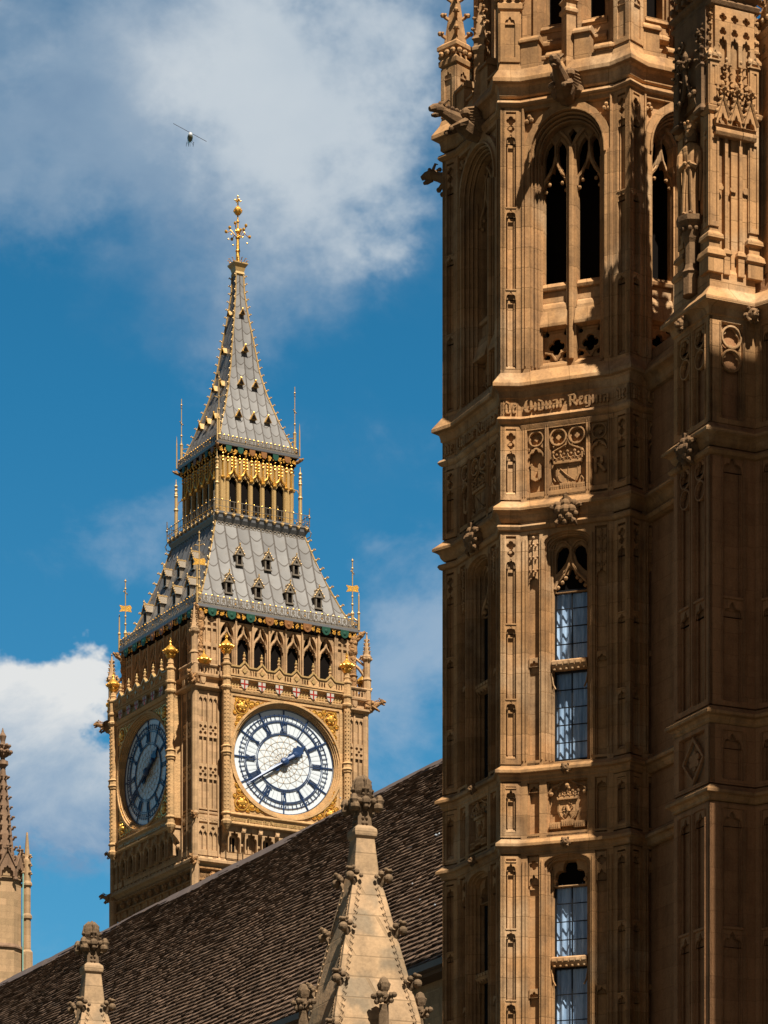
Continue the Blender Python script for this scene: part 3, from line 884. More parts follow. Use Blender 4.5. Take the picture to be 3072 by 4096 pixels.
def face_small_arms(k):
    m = MB(FF(k)); SL = ((-.86, -.60), (-.44, .44), (.60, .86)); zb, zt = 16.0, 17.14
    m.plate([rect(-OHW, OHW, 15.7, 17.4)] + [rect(a, b, zb + .06, zt - .02) for a, b in SL], 0, .07)
    m.plate([rect(-OHW, OHW, 15.7, 17.4)] + [rect(a + .03, b - .03, zb + .06, zt - .04) for a, b in SL], .07, .15)
    slab(k, 15.5, 17.5, .15, .95, 1.3, m)
    for a, b in SL: m.xprism([(0, zb - .02), (0, zb + .01), (.15, zb + .08), (.15, zb - .02)], a, b)
    m.build('wall', 'pal', oct_)
    t = MB(FF(k))
    slots(t, .05, .12, -.84, -.62, [16.93], 0, 0); slots(t, .05, .12, .62, .84, [16.93], 0, 0)
    for s in (-1, 1):
        t.tube([(s * .41, .06, 16.88), (s * .33, .06, 17.0), (s * .2, .06, 17.04), (s * .08, .06, 17.1)], .022, 5); t.sph((s * .36, .06, 16.86), .05, 6, 4)
        t.sph((s * .2, .08, 16.98), .04, 6, 4)
    t.build('panel_tracery', 'pal', oct_)
    a = MB(FF(k)); crown_(a, 0, 16.72, .23, .15, .7); shield_arms(a, 0, 16.72, .22, .46, .13)
    rr = random.Random(4)
    for i in range(15):   # rampant beast in low relief
        x = rr.uniform(-.09, .09); z = 16.5 + rr.uniform(-.15, .13); a.tube([(x, .05, z), (x + rr.uniform(-.05, .05), .045, z + .04), (x + rr.uniform(-.05, .05), .05, z + .07)], .014, 4)
    a.tube([(-.05, .05, 16.36), (.02, .04, 16.48), (-.02, .04, 16.6)], [.02, .045, .03], 6)
    for x0, x1, z_ in ((-.38, -.15, 16.13), (-.13, .13, 16.17), (.15, .38, 16.13)):
        a.box(x0, x1, .0, .14, z_, z_ + .13)
        for q in range(int((x1 - x0) / .04)): a.box(x0 + .02 + q * .04, x0 + .033 + q * .04, -.012, .0, z_ + .03, z_ + .1)
    a.sph((0, .0, 17.0), .05, 6, 4); a.tube([(0, .05, 16.86), (.03, .02, 16.95), (.0, .0, 17.02)], [.03, .04, .02], 6)
    a.build('coat_of_arms', 'pal', oct_)


for k in (-1, 0, 1):
    face_belfry(k); face_arms(k); face_small_arms(k)
    face_window(k, 17.5, 22.28, 21.18, 19.56)
    face_window(k, 10.5, 15.62, 15.08, 13.42, False)
for k in (-3, -2, 2, 3, 4):
    m = MB(FF(k)); m.box(-1.3, 1.3, 0, .9, -ZC, 31.3)
    for x in (-.85, -.45, .45, .85): m.box(x - .05, x + .05, -.05, 0, 6, 31)
    m.build('wall', 'pal', oct_)
m = MB()
for k in (-1, 0, 1):
    m.X = T(0, 0, ZC) @ FF(k); m.box(-1.3, 1.3, 0, .9, -ZC, 10.25)
    for x in (-.85, -.45, .45, .85): m.box(x - .05, x + .05, -.05, 0, 0, 10.1)
m.build('wall', 'pal', oct_)

# piers
LS = .432
STG = [(25.60, 31.12, [(31.0, 'q'), (29.05, 't'), (27.35, 't')]), (25.08, 24.7, None), (23.0, 24.55, [(24.44, 'q')]), (17.52, 22.33, [(22.2, 'q'), (20.42, 't'), (18.86, 't')]), (16.0, 17.14, [(17.02, 't')]),
       (10.55, 15.64, [(15.5, 't'), (14.1, 't'), (12.62, 't')])]


def pier_plate(m, w_, z0, z1, heads):
    a, b = w_ * .27, w_ * .75
    m.plate([rect(0, w_, z0, z1), rect(a, b, z0 + .12, z1 - .08)], -.09, 0)
    for x in (a + .035, b - .035): m.box(x - .008, x + .008, -.05, 0, z0 + .2, z1 - .3)
    for x in (.012, w_ - .012): m.tube([(x, -.085, z0), (x, -.085, z1)], .012, 5)
    m.xprism([(-.09, z0 + .1), (-.08, z0 + .12), (0, z0 + .21), (0, z0 + .1)], a, b)
    for zh, kd in heads or []:
        h = .2
        if kd == 'q':
            m.plate([rect(a, b, zh - .62, zh), foil((a + b) / 2, zh - .14, .095, 4, 0, .34), foil((a + b) / 2, zh - .31, .075, 4, 0, .3), arch(a + .012, b - .012, zh - .62, zh - .545, .13, .25, 18, TRE, .34)], -.08, -.03)
        else:
            m.plate([rect(a, b, zh - .2, zh), arch(a + .012, b - .012, zh - .2, zh - .16, .13, .15, 18, TRE, .34)], -.085, -.03)
            m.box(a - .01, b + .01, -.10, -.085, zh - .01, zh + .02)


for k in range(-3, 5):
    va = R(45 * k + 22.5) - PI / 2
    c = (ORC * math.cos(va), ORC * math.sin(va))
    vis = k in (-3, -2, -1, 0, 1)
    e = .092
    m = MB(T(c[0], c[1], 0) @ RZ(va + PI * .75))    # local: corner at origin, sides along +x and -y ... built as square
    m.X = T(0, 0, ZC) @ T(c[0], c[1], 0) @ RZ(va + PI + -PI / 4)
    # square: corner (0,0), sides along +x and +y (both pointing inward)
    q = e if vis else 0
    m.vprism([(q, q), (LS + .25, q), (LS + .25, LS + .25), (q, LS + .25)], -ZC, 31.3)
    if vis:
        for z0, z1, hd in STG:
            z0, z1 = min(z0, z1), max(z0, z1)
            for sd in (0, 1):
                X = T(0, 0, ZC) @ T(c[0], c[1], 0) @ RZ(va + PI - PI / 4)
                if sd == 0:      # side along +x, outward is -y
                    Y = X @ T(0, .09, 0)
                else:
                    Y = X @ RZ(PI / 2) @ S(1, -1, 1) @ T(0, .05, 0)
                    Y = X @ Matrix(((0, 1, 0, 0), (1, 0, 0, 0), (0, 0, 1, 0), (0, 0, 0, 1))) @ T(0, .09, 0)
                mm = MB(); mm.X = Y
                if hd is None:
                    mm.box(0, LS, -.09, 0, z0, z1)
                    mm.plate([rect(.06, LS - .06, z0 + .01, z1 - .01), rect(.075, LS - .075, z0 + .025, z1 - .025)], -.10, -.09)
                    if sd == 0: letters(mm, 'de', .09, LS - .09, z0 + .08, .2, -.13, -.09)
                    else:
                        sv = mm.X; mm.X = Y @ T(LS, 0, 0) @ S(-1, 1, 1); letters(mm, 'de', .09, LS - .09, z0 + .08, .2, -.13, -.09); mm.X = sv
                else:
                    # mirror so the sunk panel sits toward the outer corner
                    pier_plate(mm, LS, z0, z1, hd)
                if sd: mm.f = [f[::-1] for f in mm.f]
                m.v, n0, = m.v, len(m.v)
                m.v += mm.v; m.f += [tuple(i + n0 for i in f) for f in mm.f]
    m.build('pier', 'pal', oct_)

# rosette / fruit bosses on the strings
def boss(M_, s, name='carved_boss', mt='palc'):
    b = MB(M_)
    for a, c_, r in ((0, 0, .30), (-.34, .02, .26), (.34, .0, .26), (-.18, -.34, .22), (.2, -.33, .24), (0, -.6, .18), (-.45, .3, .2), (.45, .32, .2), (0, .34, .24), (-.5, -.2, .16), (.52, -.22, .16)):
        b.sph((a * s, -.25 * s - r * s * .4, c_ * s), r * s, 8, 6)
    b.plate([foil(0, 0, s * .72, 5, PI / 2, .2)], -.3 * s, .3 * s)
    for i in range(5):
        a = PI / 2 + i * 2 * PI / 5; b.tube([(math.cos(a) * s * .4, -.3 * s, math.sin(a) * s * .4), (math.cos(a) * s * .8, -.35 * s, math.sin(a) * s * .75), (math.cos(a) * s * .95, -.15 * s, math.sin(a) * s * .95)], [.1 * s, .14 * s, .05 * s], 5)
    return b.build(name, mt, oct_)


def lion_boss(M_, s, par):
    b = MB(M_)
    b.sph((0, -.35 * s, 0), .42 * s, 8, 6, (1, 1, 1.1)); b.sph((0, -.7 * s, -.16 * s), .24 * s, 7, 5, (1.1, 1, .9))
    for e in (-1, 1):
        b.sph((e * .33 * s, -.35 * s, .38 * s), .15 * s, 6, 4); b.sph((e * .17 * s, -.7 * s, .12 * s), .11 * s, 6, 4); b.sph((e * .42 * s, -.15 * s, -.1 * s), .26 * s, 6, 4)
        b.tube([(e * .3 * s, -.2 * s, -.2 * s), (e * .25 * s, -.45 * s, -.5 * s), (e * .12 * s, -.35 * s, -.65 * s)], [.16 * s, .14 * s, .06 * s], 6)
    b.sph((0, -.9 * s, -.05 * s), .08 * s, 5, 4)
    return b.build('carved_lion_mask', 'palc', par)


for k in (-1, 0, 1):
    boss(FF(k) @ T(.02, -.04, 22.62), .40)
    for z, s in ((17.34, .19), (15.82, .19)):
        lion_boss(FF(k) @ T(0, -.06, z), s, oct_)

# ---- upper stage above S1
UA = 2.75
for k in range(-3, 5):
    m = MB(FF(k, UA))
    hw = UA * math.tan(R(22.5)) - .02
    if k in (-2, -1, 0, 1, 2):
        m.plate([rect(-hw, hw, 31.3, 41)] + [arch(a, b, 32.97, 38.2, .5, .1, 10, power=2.2) for a, b in ((-.66, -.20), (.24, .70))], 0, .08)
        m.plate([rect(-hw - .03, hw + .03, 31.3, 41)] + [arch(a, b, 32.97, 38.2, .45, .1, 10, power=2.2) for a, b in ((-.62, -.24), (.28, .66))], .08, .34)
        for a, b in ((-.70, -.16), (.20, .74)):
            m.xprism([(-.05, 32.86), (.0, 32.95), (.3, 33.02), (.3, 32.8), (-.0, 32.8)], a, b)
            m.xprism([(-.10, 32.50), (-.10, 32.56), (0, 32.66), (0, 32.44)], a, b)
            m.xprism([(-.14, 32.20), (-.14, 32.26), (0, 32.36), (0, 32.14)], a, b)
        for x in (-.10, .14, -.82, .84): m.box(x - .04, x + .04, -.06, 0, 31.8, 40)
        m.tube([(.02, -.04, 32), (.02, -.04, 40)], .05, 6)
    else:
        m.box(-hw, hw, 0, .34, 31.3, 41)
    m.build('upper_wall', 'pal', oct_)
m = MB(); rr = (UA - .42) / .92388
m.loft([[(rr * math.cos(R(22.5 + 45 * j)), rr * math.sin(R(22.5 + 45 * j)), z) for j in range(8)] for z in (31, 41)]); m.build('interior_core', 'void', oct_)
m = MB(); m.loft([ring(o, z) for o, z in ((-.05, 31.9), (-.3, 31.98), (-.6, 32.0))]); m.build('parapet_walk', 'pal', oct_)
m = MB()
m.lathe([(3.2, 41), (3.3, 41.2), (3.0, 41.5), (.2, 47)], 0, 0, 8, R(22.5)); m.build('tower_cap', 'pal', oct_)

for k in range(-3, 5):
    m = MB(FF(k))
    for a, b, zt in ((-1.0, -.62, 32.45), (-.42, -.16, 32.05), (.16, .5, 32.45), (.62, 1.0, 32.05)):
        m.box(a, b, -.02, .22, 31.9, zt)
        m.xprism([(-.07, zt), (-.07, zt + .05), (.02, zt + .14), (.18, zt + .14), (.27, zt + .05), (.27, zt)], a - .03, b + .03)
    m.box(-1.0, 1.0, .0, .2, 31.88, 32.02)
    m.build('parapet', 'pal', oct_)

for k in range(-3, 5):      # piers rise above the cornice and end in crocketed pinnacles
    va = R(45 * k + 22.5) - PI / 2
    rc = ORC - .28
    X = T(rc * math.cos(va), rc * math.sin(va), 0) @ RZ(va)
    m = MB(X)
    hw = .205
    m.lathe([(.36, 31.6), (.36, 31.85), (.29, 32.05), (.29, 33.12), (.36, 33.16), (.37, 33.26), (.30, 33.32), (.30, 33.44), (.40, 33.5), (.40, 33.58), (.28, 33.66)], 0, 0, 4, 0)
    for a in range(4):
        b = PI / 4 + a * PI / 2
        m.X = T(0, 0, ZC) @ X @ RZ(b + PI / 2) @ T(0, -.205, 0)
        m.plate([rect(-.205, .205, 32.06, 33.1), rect(-.105, .105, 32.16, 32.84), arch(-.10, .10, 32.83, 32.87, .13, .2, 18, TRE, .35)], -.03, 0)
        for e in (-1, 0, 1): m.sph((e * .17, -.06, 33.4), .065, 6, 4)
    m.X = T(0, 0, ZC) @ X
    spirelet(m, 0, 0, 33.64, 34.95, .25, 3, .11, 0)
    m.build('pinnacle', 'pal', oct_)
    # mid-face slim pinnacle
    X = FF(k) @ T(.02, .06, 0)
    m = MB(X)
    m.lathe([(.19, 31.6), (.19, 31.9), (.155, 32.0), (.155, 32.88), (.21, 32.92), (.21, 32.98), (.16, 33.03), (.16, 33.10), (.22, 33.16), (.15, 33.24)], 0, 0, 4, 0)
    spirelet(m, 0, 0, 33.22, 34.0, .14, 3, .07, 0)
    m.build('pinnacle', 'pal', oct_)


def gargoyle(name, M_, mt, par, L=1.1):
    b = MB(M_)     # crouching winged beast thrusting out along -y
    b.tube([(0, .12, -.22), (0, -.15, -.16), (0, -.45 * L, -.02), (0, -.68 * L, .06), (0, -.8 * L, .10)], [.2, .22, .16, .11, .1], 8)
    b.sph((0, -.86 * L, .13), .135, 8, 6, (.9, 1.25, .9))
    b.tube([(0, -.88 * L, .15), (0, -1.0 * L, .13), (0, -1.1 * L, .09)], [.1, .085, .05], 7)
    b.tube([(0, -.84 * L, .04), (0, -.97 * L, -.01), (0, -1.05 * L, -.03)], [.06, .055, .03], 6)
    for e in (-1, 1):
        b.sph((e * .07, -.88 * L, .22), .045, 6, 4)
        b.tube([(e * .08, -.8 * L, .2), (e * .13, -.72 * L, .3), (e * .12, -.66 * L, .28)], [.04, .03, .01], 5)
        b.tube([(e * .14, -.3 * L, -.08), (e * .2, -.5 * L, -.2), (e * .12, -.62 * L, -.26)], [.09, .06, .05], 6)
        b.sph((e * .12, -.64 * L, -.28), .06, 6, 4)
        for i in range(6):      # wing feathers
            b.tube([(e * .17, -.34 * L + .03 * i, .16 - .05 * i), (e * (.24 + .01 * i), -.12 * L + .03 * i, .18 - .065 * i), (e * .2, .18, .20 - .08 * i)], [.035, .055, .03], 5)
        b.sph((e * .2, .04, -.12), .16, 7, 5)
        b.sph((e * .16, -.32 * L, .08), .11, 7, 5)
    for i in range(5): b.sph((0, -.25 * L - .1 * i, .14 + .02 * i), .05, 5, 4)
    return b.build(name, mt, par)


for k in range(-3, 5):
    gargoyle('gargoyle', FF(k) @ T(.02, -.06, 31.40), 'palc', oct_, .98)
# ------------------------------------------------------------------ buttress turret at the right edge
TW, TD = 1.02, 1.40
tur = root('buttress_turret', 'square gothic buttress turret with statue niche and crowned gable at the right edge', 'turret', (6.294, 62.8, 0), R(24.5))


def LFACE(): return T(0, TD, 0) @ RZ(R(-90))           # left face frame: x 0..TD, y inward
def FFACE(): return Matrix()                            # front face x 0..TW


plan = [(0, TD), (0, 0), (TW, 0), (TW + .30, -.62), (TW + 3.2, -.62), (TW + 3.2, 5.2), (.82, 5.2), (.82, TD)]


def offs(pl, d):
    n = len(pl); o = []
    for i in range(n):
        p0, p1, p2 = Vector(pl[i - 1]), Vector(pl[i]), Vector(pl[(i + 1) % n])
        a = (p1 - p0).normalized(); b = (p2 - p1).normalized()
        na = Vector((-a.y, a.x)) * -1; nb = Vector((-b.y, b.x)) * -1
        k_ = (na + nb); k_ = k_ / max(.3, (1 + na.dot(nb)))
        q = p1 + k_ * d; o.append((q.x, q.y))
    return o


# orientation check: plan must grow outwards for positive d
if Vector(offs(plan, .1)[0]).x > plan[0][0]:
    _o = offs
    def offs(pl, d): return _o(pl, -d)

m = MB()
m.vprism(offs(plan, -.12), -ZC, 25.9)
m.vprism(offs([(TW, .3), (TW + .30, -.62), (TW + 3.2, -.62), (TW + 3.2, 5.2), (.82, 5.2), (.82, TD)][::1], -.05), 25, 25.4) if False else None
m.build('wall', 'palg', tur)
for n_, pr in STR.items():
    if n_ in ('S1', 'S1b', 'S2b'): continue
    pr = [(o * 1.15, z - (.04 if n_ == 'S2' else 0)) for o, z in pr[::-1]]
    m = MB(); m.loft([[(x, y, z) for x, y in offs(plan, o)] for o, z in pr]); m.build('string_course', 'pal', tur)


def tpanel(m, w_, z0, z1, slots_, y1=.12, heads=True, mid=None, circles=False, cross=False):
    holes = [rect(a, b, z0 + .1, z1 - .1) for a, b in slots_]
    m.plate([rect(0, w_, z0, z1)] + holes, 0, .06)
    m.plate([rect(.06, w_ - .06, z0, z1)] + [rect(a + .03, b - .03, z0 + .12, z1 - .12) for a, b in slots_], .06, y1)
    for a, b in slots_:
        cx = (a + b) / 2; w2 = (b - a) / 2
        for x in (a - .03, b + .03, a + .045, b - .045): m.tube([(x, -.01 if x < a or x > b else .07, z0 + .12), (x, -.01 if x < a or x > b else .07, z1 - .12)], .014, 5)
        if heads:
            m.plate([rect(a, b, z1 - .1 - w2 * 1.5, z1 - .1), arch(a + .03, b - .03, z1 - .1 - w2 * 1.5, z1 - .1 - w2 * 1.4, w2 * 1.2, .2, 22, TRE, .34)], .03, .08)
        if circles:
            for i in range(2):
                r_ = w2 * .95; zc = z1 - .14 - r_ * (1 + 2.0 * i)
                m.plate([circ(cx, zc, r_, 20), circ(cx, zc, r_ * .85, 20)], .01, .07)
                m.plate([circ(cx, zc, r_ * .9, 20), foil(cx, zc, r_ * .82, 3, PI / 2, .3)], .05, .10)
        if mid:
            m.box(a, b, -.01, .10, mid, mid + .05)
            m.plate([rect(a, b, mid - w2 * 1.5, mid), arch(a + .03, b - .03, mid - w2 * 1.5, mid - w2 * 1.4, w2 * 1.2, .25, 22, TRE, .34)], .03, .09)
    return m


ZS = [(22.98, 25.05, None), (17.52, 22.5, 19.6), (16.0, 17.15, None), (10.55, 15.64, 13.2), (5.5, 10.1, 8.0), (0.0, 5.1, None)]
for i, (z0, z1, mid) in enumerate(ZS):
    m = MB(LFACE())
    if i == 2:
        m.plate([rect(0, TD, z0, z1), rect(.2, TD - .2, z0 + .08, z1 - .08)], 0, .12)
        cx = TD / 2; cz = (z0 + z1) / 2
        m.plate([[(cx - .42, cz), (cx, z0 + .1), (cx + .42, cz), (cx, z1 - .1)], [(cx - .36, cz), (cx, z0 + .2), (cx + .36, cz), (cx, z1 - .2)]], .02, .08)
        m.plate([foil(cx, cz, .2, 6)], .05, .12)
    else:
        tpanel(m, TD, z0, z1, ((.2, .62), (.78, 1.2)), mid=mid, circles=(i in (0, 1)))
    m.build('panel', 'palg' if i > 0 else 'pal', tur)
    m = MB(FFACE()); tpanel(m, TW, z0, z1, ((.30, .76),) if i else ((.26, .74),), mid=mid, circles=(i in (0,)), heads=i > 0)
    m.build('panel', 'palg' if i > 0 else 'pal', tur)
    m = MB(T(TW, 0, 0) @ RZ(math.atan2(-.62, .30))); tpanel(m, .689, z0, z1, ((.15, .54),), mid=mid); m.build('panel', 'palg' if i > 0 else 'pal', tur)

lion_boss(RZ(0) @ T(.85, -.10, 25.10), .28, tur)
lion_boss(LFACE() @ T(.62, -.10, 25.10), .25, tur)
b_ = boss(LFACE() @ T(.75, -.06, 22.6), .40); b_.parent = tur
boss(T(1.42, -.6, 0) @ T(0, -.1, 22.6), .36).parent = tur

# upper tabernacle stage above S2
m = MB()
m.vprism([(.50, .04), (1.0, .04), (1.0, TD), (.50, TD)], 25.2, 31.1)
m.vprism([(.50, .04), (1.0, .04), (1.0, TD), (.50, TD)], 31.1, 31.2)
m.vprism([(.06, .10), (.5, .10), (.5, .46), (.06, .46)], 25.2, 31.1)
m.vprism([(.14, 1.2), (.5, 1.2), (.5, TD - .08), (.14, TD - .08)], 25.2, 31.1)
m.vprism([(.06, .46), (.5, .46), (.5, 1.2), (.06, 1.2)], 29.1, 31.1)
m.loft([[(x, y, z) for x, y in offs([(0, TD), (0, 0), (TW, 0), (TW, TD)], o)] for o, z in ((.06, 25.3), (.04, 25.42), (-.0, 25.6), (-.0, 25.9), (-.05, 26.0))])
m.build('tabernacle', 'pal', tur)


def clust(m, x, y, w_, zb, zt):     # corner buttress shaft with base mouldings
    m.sq([(w_ + .05, zb), (w_ + .05, zb + .28), (w_ + .09, zb + .32), (w_ + .07, zb + .42), (w_, zb + .5), (w_, zb + .62), (w_ + .06, zb + .66), (w_ + .05, zb + .74), (w_ * .82, zb + .82), (w_ * .82, zt - .02), (w_ + .03, zt + .02), (w_ + .05, zt + .1), (w_, zt + .14)], x, y)


m = MB()
for x, y in ((.09, .09), (.98, .09), (.17, 1.22)):
    clust(m, x, y, .12, 25.85, 28.95)
    m.sq([(.105, 29.05), (.105, 30.0), (.15, 30.03), (.15, 30.08), (.09, 30.2)], x, y)
    for a in (0, 1):
        m.X = T(0, 0, ZC) @ T(x, y, 0) @ RZ(-a * PI / 2)
        m.plate([[(-.13, 29.95), (.13, 29.95), (0, 30.22)], [(-.08, 29.98), (.08, 29.98), (0, 30.15)]], -.15, -.1)
        m.plate([rect(-.1, .1, 26.75, 28.9), rect(-.055, .055, 26.85, 28.45), foil(0, 28.56, .05, 3)], -.125, -.10)
        m.plate([rect(-.1, .1, 29.1, 29.95), rect(-.055, .055, 29.16, 29.86)], -.125, -.10)
    m.X = T(0, 0, ZC)
    spirelet(m, x, y, 30.15, 31.0, .08, 4, .065)
for x in (.36, .68):
    m.box(x - .035, x + .035, -.03, .1, 25.9, 28.7); m.sq([(.07, 25.85), (.07, 26.2), (.1, 26.24), (.08, 26.32), (.04, 26.36)], x, .02)
    m.X = T(0, 0, ZC)
    spirelet(m, x, -.02, 29.3, 30.0, .07, 4, .055)
m.build('buttress_shaft', 'pal', tur)

m = MB()
for cx in (.22, .52, .83):      # gabled canopies over the front panels
    m.plate([[(cx - .15, 28.7), (cx + .15, 28.7), (cx + .15, 28.82), (cx, 29.25), (cx - .15, 28.82)], arch(cx - .10, cx + .10, 28.701, 28.72, .2, .4, 22, TRE, .3)], -.13, -.03)
    m.tube([(cx - .17, -.14, 28.78), (cx, -.15, 29.28)], .03, 4); m.tube([(cx + .17, -.14, 28.78), (cx, -.15, 29.28)], .03, 4)
    for i in range(3):
        for e in (-1, 1): m.sph((cx + e * (.15 - .045 * i), -.15, 28.93 + .13 * i), .04, 5, 4)
    finial_cross(m, cx, -.12, 29.22, .15)
    m.box(cx - .15, cx + .15, -.10, .04, 28.56, 28.72)
    m.xprism([(-.10, 28.5), (-.13, 28.56), (-.13, 28.62), (-.03, 28.7), (.04, 28.7), (.04, 28.5)], cx - .15, cx + .15)
for x in (.37, .68): m.plate([rect(x - .16 + .03, x + .16 - .03, 27.1, 27.1)], 0, .01) if False else None
for cx in (.24, .53, .82):
    m.plate([foil(cx, 27.55, .075, 3, PI / 2, .3)], .00, .02)
    m.X = T(0, 0, ZC) @ T(0, -.0, 0)
ps = [rect(.1, .98, 29.5, 31.02)]
for cx in (.28, .54, .80):
    ps += [foil(cx, 30.82, .085, 4), foil(cx, 30.55, .08, 3), arch(cx - .085, cx + .085, 29.6, 30.32, .14, .2, 22, TRE, .34)]
m.plate(ps, -.03, .05)
m.plate([rect(.1, .98, 29.5, 31.02)], .06, .10)
m.build('canopy', 'pal', tur)
m = MB(LFACE())
for cx, zb in ((.30, 29.1), (1.18, 29.1)):
    m.sq([(.13, zb - .1), (.15, zb - .05), (.12, zb), (.10, zb + .05), (.10, zb + .75), (.13, zb + .8), (.09, zb + .86)], cx, -.02)
    spirelet(m, cx, -.02, zb + .85, zb + 1.6, .09, 4, .07)
P_ = [(.32, -.08, 29.15), (.4, -.1, 29.4), (.55, -.1, 29.55), (.66, -.12, 29.75), (.7, -.14, 30.0)]
m.tube(P_, .045, 6); m.tube([(1.4 - a, b, c_) for a, b, c_ in P_], .045, 6)
for a in (.36, .5, .9, 1.04): m.sph((a, -.14, 29.45), .06, 6, 4)
finial_cross(m, .7, -.14, 29.95, .2)
m.plate([rect(.1, 1.3, 29.25, 31.05), arch(.33, 1.07, 29.26, 29.3, .5, .4, 24, CINQ, .2, .09)], -.04, .05)
m.plate([foil(.4, 30.6, .12, 4), foil(.4, 30.6, .05, 4)], -.08, -.04); m.plate([foil(1.0, 30.6, .12, 4), foil(1.0, 30.6, .05, 4)], -.08, -.04)
m.build('canopy', 'palc', tur)
m = MB()
m.loft([[(x, y, z) for x, y in offs([(.05, TD), (.05, 0), (TW, 0), (TW, TD)], o)] for o, z in ((-.02, 31.0), (.05, 31.05), (.08, 31.12), (.02, 31.18), (.02, 31.22), (.10, 31.28), (.10, 31.34), (-.1, 31.4))])
for i in range(5):
    m.box(.12 + i * .2, .20 + i * .2, -.15, .0, 31.34, 31.44); m.sph((.16 + i * .2, -.12, 31.3), .04, 5, 4)
for i in range(6): m.X = T(0, 0, ZC) @ LFACE(); m.box(.1 + i * .22, .2 + i * .22, -.15, .0, 31.34, 31.44)
m.X = T(0, 0, ZC)
# gables with crowns
for X, w_ in ((T(.53, .05, 0), .40), (LFACE() @ T(.7, .05, 0), .5)):
    m.X = T(0, 0, ZC) @ X
    m.plate([[(-w_, 31.38), (w_, 31.38), (w_ * .45, 31.95), (.08, 32.75), (-.08, 32.75), (-w_ * .45, 31.95)]], -.04, .12)
    for e in (-1, 1):
        m.tube([(e * w_, -.06, 31.4), (e * w_ * .5, -.08, 31.95), (e * .06, -.08, 32.8)], .045, 5)
        for i in range(4): m.sph((e * (w_ - .05 - i * w_ * .24), -.08, 31.62 + i * .3), .09, 6, 5); m.sph((e * (w_ + .04 - i * w_ * .24), -.08, 31.68 + i * .3), .06, 6, 4)
    m.lathe([(.13, 31.55), (.2, 31.6), (.21, 31.68), (.2, 31.72), (.23, 31.9)], 0, -.12, 10)
    for i in range(7): a = PI + PI * i / 6; m.sph((.22 * math.cos(a), -.12 + .22 * math.sin(a), 31.95), .055, 5, 4); m.sph((.17 * math.cos(a), -.12 + .2 * math.sin(a), 31.78), .03, 5, 3)
    m.sph((0, -.12, 32.12), .09, 6, 5); m.tube([(0, -.1, 32.1), (0, -.1, 32.4)], .04, 5); finial_cross(m, 0, -.06, 32.6, .22)
m.X = T(0, 0, ZC)
m.sq([(.34, 31.35), (.30, 32.2), (.26, 32.4), (.30, 32.46), (.34, 32.52), (.34, 32.58), (.27, 32.66), (.27, 32.9), (.32, 32.96), (.32, 33.3), (.26, 33.36)], .56, .66)
for e in (-1, 1):
    for i in range(3): m.sph((.56 + e * .33, .5 + .16 * i, 32.55), .06, 5, 4)
spirelet(m, .56, .66, 33.3, 35.6, .26, 6, .12)
m.build('crowned_gable', 'palc', tur)
m = MB()      # free-standing pinnacle behind
for x, y, zt in ((1.42, -.05, 30.6), (1.35, 1.3, 30.4)):
    m.sq([(.24, 25.2), (.24, 25.6), (.2, 25.7), (.2, zt), (.25, zt + .05), (.27, zt + .12), (.19, zt + .2), (.2, zt + .34), (.27, zt + .42), (.18, zt + .5)], x, y)
    for a in range(4):
        m.X = T(0, 0, ZC) @ T(x, y, 0) @ RZ(a * PI / 2) @ T(0, -.2, 0)
        m.plate([rect(-.2, .2, 26, zt), rect(-.09, .09, 26.2, zt - .4), foil(0, zt - .22, .08, 3)], -.03, 0)
        for e in (-1, 0, 1): m.sph((e * .18, -.05, zt + .32), .06, 5, 4)
    m.X = T(0, 0, ZC)
    spirelet(m, x, y, zt + .5, zt + 1.9, .2, 3, .1)
m.build('pinnacle', 'pal', tur)
m = MB(); m.box(TW + 1.2, TW + 3.2, -.3, 2.2, 25, 30.5); m.build('wall', 'palg', tur)
m = MB(LFACE())     # pedestal under the statue
m.lathe([(.17, 25.6), (.17, 26.0), (.2, 26.04), (.15, 26.1), (.12, 26.2), (.12, 26.62), (.16, 26.7), (.2, 26.9), (.29, 27.0), (.30, 27.1), (.2, 27.13)], .78, -.06, 8)
for i in range(10): a = 2 * PI * i / 10; m.sph((.78 + .2 * math.cos(a), -.06 + .2 * math.sin(a), 26.86), .05, 5, 4)
m.build('pedestal', 'palc', tur)

# statue
st = root('statue', 'carved stone king with crown and long robe standing in the turret niche', 'statue', (0, 0, 0))
wp = Matrix.Translation((6.294, 62.8, 0)) @ RZ(R(24.5)) @ LFACE() @ T(.78, -.06, 27.13 + ZC) @ RZ(R(35))
st.location = wp.translation; st.rotation_euler = (0, 0, R(24.5 - 90 + 35))
b = MB(lift=False)


def el(cx, cy, z, rx, ry, n=14, rip=0.0, fr=5):
    return [(cx + (rx + rip * math.sin(fr * 2 * PI * j / n * 1.0 + j)) * math.cos(2 * PI * j / n), cy + (ry + rip * math.cos(fr * j)) * math.sin(2 * PI * j / n), z) for j in range(n)]


